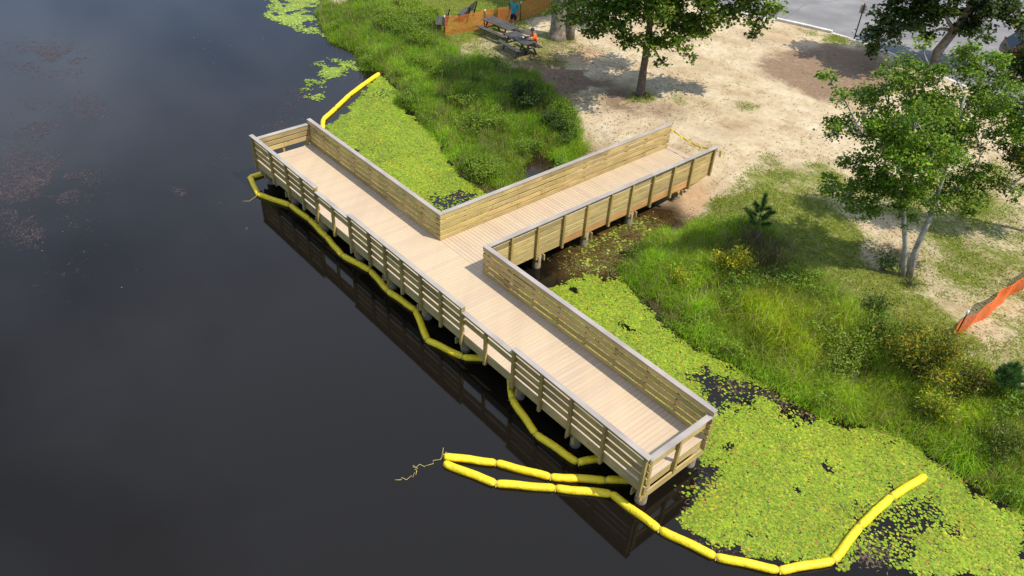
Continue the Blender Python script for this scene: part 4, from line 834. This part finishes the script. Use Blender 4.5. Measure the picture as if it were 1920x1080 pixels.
def bench(label, x, y, rz, L_):
    z0 = gz(x, y); root = empty('park_bench', (x, y, z0), rz); tag(root, label, 'bench', 'old wooden park benches')
    for k in range(4): link('seat_slat', box_mesh(L_, .115, .035, M['old_wood']), None, root, (0, -.2 + k * .13, .44 - k * .008))
    for k in range(3): link('back_slat', box_mesh(L_, .115, .03, M['old_wood']), None, root, (0, .29 + k * .035, .58 + k * .14), (-.25 + H90, 0, 0))
    for s in (-1, 1):
        link('leg', box_mesh(.46, .07, .06, M['black']), None, root, (s * L_ * .43, -.18, .21), (0, H90, 0))
        link('leg', box_mesh(.95, .07, .06, M['black']), None, root, (s * L_ * .43, .36, .44), Vector((0, .22, .93)).to_track_quat('X', 'Y').to_euler())
        link('seat_bearer', box_mesh(.56, .05, .05, M['black']), None, root, (s * L_ * .43, .04, .39), (0, 0, H90))
bench('old wooden park bench with backrest standing on the lawn behind the orange net', -8.55, 17.15, R_(-57), 1.35)
bench('old wooden park bench partly hidden behind the left end of the orange net', -8.1, 15.05, R_(-40), 1.35)

# ---------------------------------------------------------------- orange safety nets
M['net'] = plain('orange_net_plastic', (.62, .16, .035), .6, var=.12)
M['net2'] = plain('bright_orange_net_plastic', (.95, .15, .02), .55, var=.12)
def net_fence(label, pts, h, mt, step, sw, sag=.06, posts=(), hend=None, cells=13):
    pts = [Vector((*q, gz(*q))) for q in pts]; root = empty('safety_net_fence', pts[0]); tag(root, label, 'safety net', 'orange plastic net fences'); o0 = pts[0]
    Ls = [0]
    for a, b_ in zip(pts, pts[1:]): Ls.append(Ls[-1] + (b_ - a).length)
    tot = Ls[-1]; nx = int(tot / step)
    def at(s, v):
        k = max(i for i in range(len(Ls) - 1) if Ls[i] <= s + 1e-6); t = (s - Ls[k]) / (Ls[k + 1] - Ls[k]); q = pts[k].lerp(pts[k + 1], min(t, 1)); d = (pts[k + 1] - pts[k]).normalized(); nv = Vector((-d.y, d.x, 0))
        hh = h + ((hend - h) * s / tot if hend else 0); sg = sag * math.sin(math.pi * ((s / 2.6) % 1))
        return q + Vector((0, 0, .02 + v * (hh - sg))) + nv * (.05 * math.sin(s * 2.1 + v * 2) + .03 * math.sin(s * 5.3)), d
    V = []; F = []
    def quad(a, b_, c, d): i = len(V); V.extend([a, b_, c, d]); F.append((i, i + 1, i + 2, i + 3))
    for i in range(nx + 1):
        s = min(i * step, tot - 1e-4)
        for k in range(4):
            p0, d = at(s, k / 4); p1, _ = at(s, (k + 1) / 4); quad(p0 - d * sw / 2, p0 + d * sw / 2, p1 + d * sw / 2, p1 - d * sw / 2)
    for k in range(cells + 1):
        v = k / cells; hw = sw * (.75 if 0 < k < cells else 1.3)
        for i in range(0, nx, 3):
            p0, d = at(i * step, v); p1, _ = at(min((i + 3) * step, tot - 1e-4), v); z_ = Vector((0, 0, hw / 2)); quad(p0 - z_, p1 - z_, p1 + z_, p0 + z_)
    me = mesh_np('net', np.array([tuple(q - o0) for q in V]), np.array(F), mat=mt); link('net', me, None, root)
    for (s, lean, ht, mt2) in posts:
        p0, d = at(min(s, tot - 1e-3), 0); bm = bmesh.new(); bm_tube(bm, [p0 - o0 + Vector((0, 0, -.25)), p0 - o0 + d * lean + Vector((0, 0, ht))], .022, 8); link('fence_post', bm_mesh('fence_post', bm, mt2, True), None, root)
        bm = bmesh.new(); bm_tube(bm, [p0 - o0 + d * lean * .9 + Vector((0, 0, ht - .09)), p0 - o0 + d * lean * 1.02 + Vector((0, 0, ht + .05))], .032, 8); link('post_cap', bm_mesh('post_cap', bm, M['white'], True), None, root)
net_fence('faded orange safety net running past the picnic tables to the big trunk', D['NET_L'][:5] + [(-6.95, 26.2)], 1.0, M['net'], .062, .022, posts=[(.02, 0, 1.05, M['black']), (2.6, .03, 1.0, M['black']), (5.2, 0, 1.0, M['black']), (8.4, .0, 1.0, M['black'])])
net_fence('bright orange safety net with a leaning black end post on the right bank', D['NET_R'] + [(23.5, 22.6)], .74, M['net2'], .05, .03, posts=[(.03, .12, 1.05, M['black']), (4.6, 0, 1.0, M['black']), (9.2, 0, 1.0, M['black'])], hend=.74)

# ---------------------------------------------------------------- sign by the parking lot
sx_, sy_ = 6.2, 33.9
sg = empty('parking_sign', (sx_, sy_, GZ)); tag(sg, 'small blank backed sign plate on a thin dark post at the parking lot edge', 'sign')
bm = bmesh.new(); bm_box(bm, (.06, .06, 2.15), (0, 0, .98), bev=.006); link('post', bm_mesh('post', bm, M['black']), None, sg)
bm = bmesh.new(); bm_box(bm, (.33, .012, .46), (0, .04, 1.72), bev=.004); o = link('plate', bm_mesh('plate', bm, plain('sign_back_tan', (.52, .42, .34), .6, var=.1)), None, sg); 
bm = bmesh.new(); bm_box(bm, (.09, .03, .46), (0, -.045, 1.74), bev=.004); link('bracket', bm_mesh('bracket', bm, plain('rusty_bracket', (.05, .03, .025), .8)), None, sg)
sg.rotation_euler = (0, 0, R_(38))

# ---------------------------------------------------------------- parked car behind the leaves
def car(label, x, y, rz):
    root = empty('parked_car', (x, y, KZ + .02), rz); tag(root, label, 'car')
    pm = plain('dark_maroon_paint', (.055, .014, .018), .25, .3); gm_ = plain('tinted_glass', (.012, .014, .018), .06); ty = plain('tyre_rubber', (.02, .02, .02), .9); rm_ = plain('alloy_rim', (.5, .5, .52), .3, .9); rd = plain('red_tail_lens', (.45, .01, .012), .2)
    prof = [(-2.25, .42), (-2.28, .72), (-2.2, 1.02), (-1.75, 1.58), (-1.2, 1.68), (.0, 1.68), (.45, 1.6), (1.15, 1.1), (1.95, .98), (2.28, .78), (2.3, .42), (1.9, .3), (-1.9, .3)]
    bm = bmesh.new(); rows = []
    for s, w_ in ((-1, 1), (-.96, 1), (.96, 1), (1, 1)):
        ring = []
        for (px, pz) in prof:
            hw = .92 if pz < 1.05 else .92 - (pz - 1.05) * .34
            inset = .05 if abs(s) == 1 else 0
            ring.append(bm.verts.new((px * (1 - inset * .4), s * hw * (1 if abs(s) == 1 else 1), pz - (inset * .5 if pz > 1.2 else 0))))
        rows.append(ring)
    for r0, r1 in zip(rows, rows[1:]):
        for k in range(len(prof)): bm.faces.new((r0[k], r0[(k + 1) % len(prof)], r1[(k + 1) % len(prof)], r1[k]))
    bm.faces.new(rows[0]); bm.faces.new(rows[-1][::-1]); bmesh.ops.recalc_face_normals(bm, faces=bm.faces[:])
    bo = link('body', bm_mesh('body', bm, pm, True), None, root); md = bo.modifiers.new('bev', 'BEVEL'); md.width = .05; md.segments = 3; md.limit_method = 'ANGLE'
    for s in (-1, 1):
        for (x0, x1) in ((-1.72, -1.0), (-.92, -.05), (.02, .8)):
            bm = bmesh.new(); z0, z1 = 1.1, 1.5; y0_ = .92 - .05 * .34 + .0; y1_ = .92 - .45 * .34
            xa_ = x0 + (.24 if x0 < -1.5 else 0); xb_ = x1 - (.42 if x1 > .5 else 0)
            v = [bm.verts.new(q) for q in ((x0, s * (y0_ + .012), z0), (x1, s * (y0_ + .012), z0), (xb_, s * (y1_ + .014), z1), (xa_, s * (y1_ + .014), z1))]; bm.faces.new(v if s < 0 else v[::-1])
            link('side_window', bm_mesh('side_window', bm, gm_), None, root)
        bm = bmesh.new(); bm_box(bm, (.1, .14, .42), (-2.1, s * .84, .98), Matrix.Rotation(R_(-25), 3, 'Y'), .02); link('tail_light', bm_mesh('tail_light', bm, rd), None, root)
        bm = bmesh.new(); bm_box(bm, (.18, .3, .14), (2.2, s * .66, .84), None, .03); link('headlight', bm_mesh('headlight', bm, M['white']), None, root)
        for xw in (-1.4, 1.4):
            bm = bmesh.new(); bmesh.ops.create_cone(bm, cap_ends=True, segments=24, radius1=.34, radius2=.34, depth=.22, matrix=Matrix.Translation((xw, s * .85, .34)) @ Matrix.Rotation(H90, 4, 'X')); wh = link('wheel', bm_mesh('wheel', bm, ty), None, root)
            bm = bmesh.new(); bmesh.ops.create_cone(bm, cap_ends=True, segments=18, radius1=.21, radius2=.19, depth=.02, matrix=Matrix.Translation((xw, s * .968, .34)) @ Matrix.Rotation(H90, 4, 'X')); link('rim', bm_mesh('rim', bm, rm_), None, wh)
    for q in (((-2.19, 1.06), (-1.78, 1.54)), ((.52, 1.55), (1.1, 1.14))):
        (x0, z0), (x1, z1) = q; d = Vector((x1 - x0, 0, z1 - z0)).normalized(); nv = Vector((-d.z, 0, d.x)) * .02
        if nv.z < 0: nv = -nv
        bm = bmesh.new(); v = [bm.verts.new(Vector(k) + nv) for k in ((x0, -.74, z0), (x0, .74, z0), (x1, .66, z1), (x1, -.66, z1))]; bm.faces.new(v); bmesh.ops.recalc_face_normals(bm, faces=bm.faces[:])
        link('windscreen', bm_mesh('windscreen', bm, gm_), None, root)
    return root
car('dark maroon car parked behind the leaves at the upper right edge', 14.7, 39.0, R_(38))

# ---------------------------------------------------------------- people
SK = plain('skin', (.30, .16, .10), .6, var=.06)
def skin_obj(name, joints, edges, root_i, mt, parent, sub=2):
    me = bpy.data.meshes.new(name); me.from_pydata([j[:3] for j in joints], edges, []); o = link(name, me, None, parent)
    o.modifiers.new('skin', 'SKIN'); o.data.skin_vertices[0].data[root_i].use_root = True
    for i, j in enumerate(joints):
        r = j[3]; o.data.skin_vertices[0].data[i].radius = (r, j[4] if len(j) > 4 else r)
    sb = o.modifiers.new('sub', 'SUBSURF'); sb.levels = sub; sb.render_levels = sub
    me.materials.append(mt); return o
def person(label, loc, rz, J, shirt, shorts, hair):
    root = empty('person', loc, rz); tag(root, label, 'person')
    names = list(J); idx = {k: i for i, k in enumerate(names)}
    rad = dict(pelvis=(.13, .10), waist=(.125, .09), chest=(.15, .10), neck=(.055,), head0=(.075, .085), head1=(.085, .10), top=(.06, .07), shL=(.06,), shR=(.06,), elL=(.045,), elR=(.045,), wrL=(.032,), wrR=(.032,), haL=(.04, .022), haR=(.04, .022), hiL=(.095,), hiR=(.095,), knL=(.062,), knR=(.062,), anL=(.042,), anR=(.042,), toL=(.04, .03), toR=(.04, .03))
    E_ = [('pelvis', 'waist'), ('waist', 'chest'), ('chest', 'neck'), ('neck', 'head0'), ('head0', 'head1'), ('head1', 'top'), ('chest', 'shL'), ('chest', 'shR'), ('shL', 'elL'), ('elL', 'wrL'), ('wrL', 'haL'), ('shR', 'elR'), ('elR', 'wrR'), ('wrR', 'haR'), ('pelvis', 'hiL'), ('pelvis', 'hiR'), ('hiL', 'knL'), ('knL', 'anL'), ('anL', 'toL'), ('hiR', 'knR'), ('knR', 'anR'), ('anR', 'toR')]
    skin_obj('body', [(*J[k], *rad[k]) for k in names], [(idx[a], idx[b_]) for a, b_ in E_], idx['pelvis'], SK, root)
    L3 = lambda a, b_, t: tuple(J[a][k] + (J[b_][k] - J[a][k]) * t for k in range(3))
    low = L3('pelvis', 'waist', .1)
    jj = [(*low, .165, .13), (*J['waist'], .155, .12), (*J['chest'], .175, .125), (*L3('chest', 'neck', .75), .09), (*J['shL'], .085), (*L3('shL', 'elL', .85), .075), (*J['shR'], .085), (*L3('shR', 'elR', .85), .075)]
    skin_obj('shirt', jj, [(0, 1), (1, 2), (2, 3), (2, 4), (4, 5), (2, 6), (6, 7)], 1, shirt, root)
    jj = [(*L3('pelvis', 'waist', .5), .15, .115), (*J['pelvis'], .16, .125), (*J['hiL'], .12), (*L3('hiL', 'knL', .85), .092), (*J['hiR'], .12), (*L3('hiR', 'knR', .85), .092)]
    skin_obj('shorts', jj, [(0, 1), (1, 2), (2, 3), (1, 4), (4, 5)], 1, shorts, root)
    bm = bmesh.new(); c = Vector(J['head1']) + Vector((-.015, 0, .035)); bmesh.ops.create_uvsphere(bm, u_segments=14, v_segments=8, radius=.108, matrix=Matrix.Translation(c) @ Matrix.Diagonal((1.0, .86, 1.0, 1)))
    bmesh.ops.delete(bm, geom=[v for v in bm.verts if v.co.z < c.z - .02 and v.co.x > c.x - .03 or v.co.z < c.z - .075], context='VERTS'); link('hair', bm_mesh('hair', bm, hair, True), None, root)
    bm = bmesh.new(); bmesh.ops.create_cone(bm, cap_ends=True, segments=8, radius1=.018, radius2=.008, depth=.03, matrix=Matrix.Translation(Vector(J['head1']) + Vector((.10, 0, -.025))) @ Matrix.Rotation(H90, 4, 'Y')); link('nose', bm_mesh('nose', bm, SK, True), None, root)
    for s in (-1, 1):
        bm = bmesh.new(); bmesh.ops.create_icosphere(bm, subdivisions=1, radius=.013, matrix=Matrix.Translation(Vector(J['head1']) + Vector((.088, s * .033, .0)))); link('eye', bm_mesh('eye', bm, M['black'], True), None, root)
        bm = bmesh.new(); bmesh.ops.create_icosphere(bm, subdivisions=1, radius=.028, matrix=Matrix.Translation(Vector(J['head1']) + Vector((-.005, s * .092, -.01))) @ Matrix.Diagonal((.7, .4, 1, 1))); link('ear', bm_mesh('ear', bm, SK, True), None, root)
        sh_ = J['toL'] if s > 0 else J['toR']; an_ = J['anL'] if s > 0 else J['anR']
        bm = bmesh.new(); mid_ = (Vector(sh_) + Vector(an_)) / 2; bmesh.ops.create_uvsphere(bm, u_segments=10, v_segments=6, radius=.06, matrix=Matrix.Translation((mid_.x, mid_.y, min(sh_[2], an_[2]))) @ Matrix.Diagonal((2.3, .85, .9, 1))); link('shoe', bm_mesh('shoe', bm, M['black'], True), None, root)
        hh = Vector(J['haL'] if s > 0 else J['haR']); wv = Vector(J['wrL'] if s > 0 else J['wrR']); dv = (hh - wv).normalized(); sv = dv.cross(Vector((0, 0, 1))).normalized() if abs(dv.z) < .9 else Vector((1, 0, 0))
        bm = bmesh.new()
        for k in range(4): o_ = hh + sv * (.027 - .018 * k); l = (.075, .085, .08, .062)[k]; bm_tube(bm, [o_ - dv * .01, o_ + dv * l * .55, o_ + dv * l * .9 + Vector((0, 0, -.018))], [.010, .009, .007], 6)
        bm_tube(bm, [hh - dv * .03 + sv * .03, hh + sv * .058, hh + sv * .062 + dv * .03], [.012, .011, .008], 6); link('fingers', bm_mesh('fingers', bm, SK, True), None, root)
stand = dict(pelvis=(0, 0, .93), waist=(0, 0, 1.08), chest=(0, 0, 1.33), neck=(.01, 0, 1.5), head0=(.03, 0, 1.58), head1=(.03, 0, 1.66), top=(.02, 0, 1.74), shL=(0, .2, 1.42), elL=(-.02, .27, 1.14), wrL=(.06, .27, .90), haL=(.09, .26, .82), shR=(0, -.2, 1.42), elR=(-.03, -.27, 1.14), wrR=(.07, -.26, .90), haR=(.1, -.25, .82), hiL=(0, .095, .88), knL=(.02, .11, .48), anL=(0, .12, .08), toL=(.15, .14, .035), hiR=(0, -.095, .88), knR=(.01, -.11, .48), anR=(-.02, -.12, .08), toR=(.13, -.14, .035))
tx_, ty_ = D['TEAL'][0], D['TEAL'][1]
person('person in a teal shirt and dark shorts standing behind the farther picnic table', (tx_, ty_, gz(tx_, ty_)), R_(-60), stand, plain('teal_cotton', (.012, .30, .34), .85, var=.1), plain('navy_cotton', (.012, .015, .035), .9), plain('dark_hair', (.02, .015, .012), .7))
sit = dict(pelvis=(0, 0, .52), waist=(.03, 0, .68), chest=(.10, 0, .92), neck=(.17, 0, 1.08), head0=(.22, 0, 1.15), head1=(.25, 0, 1.22), top=(.25, 0, 1.30), shL=(.12, .2, 1.0), elL=(.26, .25, .80), wrL=(.46, .16, .82), haL=(.54, .13, .82), shR=(.12, -.2, 1.0), elR=(.25, -.26, .80), wrR=(.45, -.20, .82), haR=(.53, -.18, .82), hiL=(.06, .10, .50), knL=(.44, .14, .50), anL=(.42, .15, .09), toL=(.56, .16, .04), hiR=(.06, -.10, .50), knR=(.42, -.16, .49), anR=(.36, -.18, .09), toR=(.50, -.19, .04))
ox, oy = -2.38, 16.96
person('person in a bright orange shirt seated on the bench of the nearer picnic table', (ox, oy, gz(ox, oy)), R_(-118), sit, plain('orange_cotton', (.97, .15, .015), .8, var=.04), plain('black_cotton', (.015, .015, .018), .9), plain('dark_cap', (.03, .028, .025), .8))
print('tall grass blades', n1_, n2_, 'objects', len(bpy.data.objects))
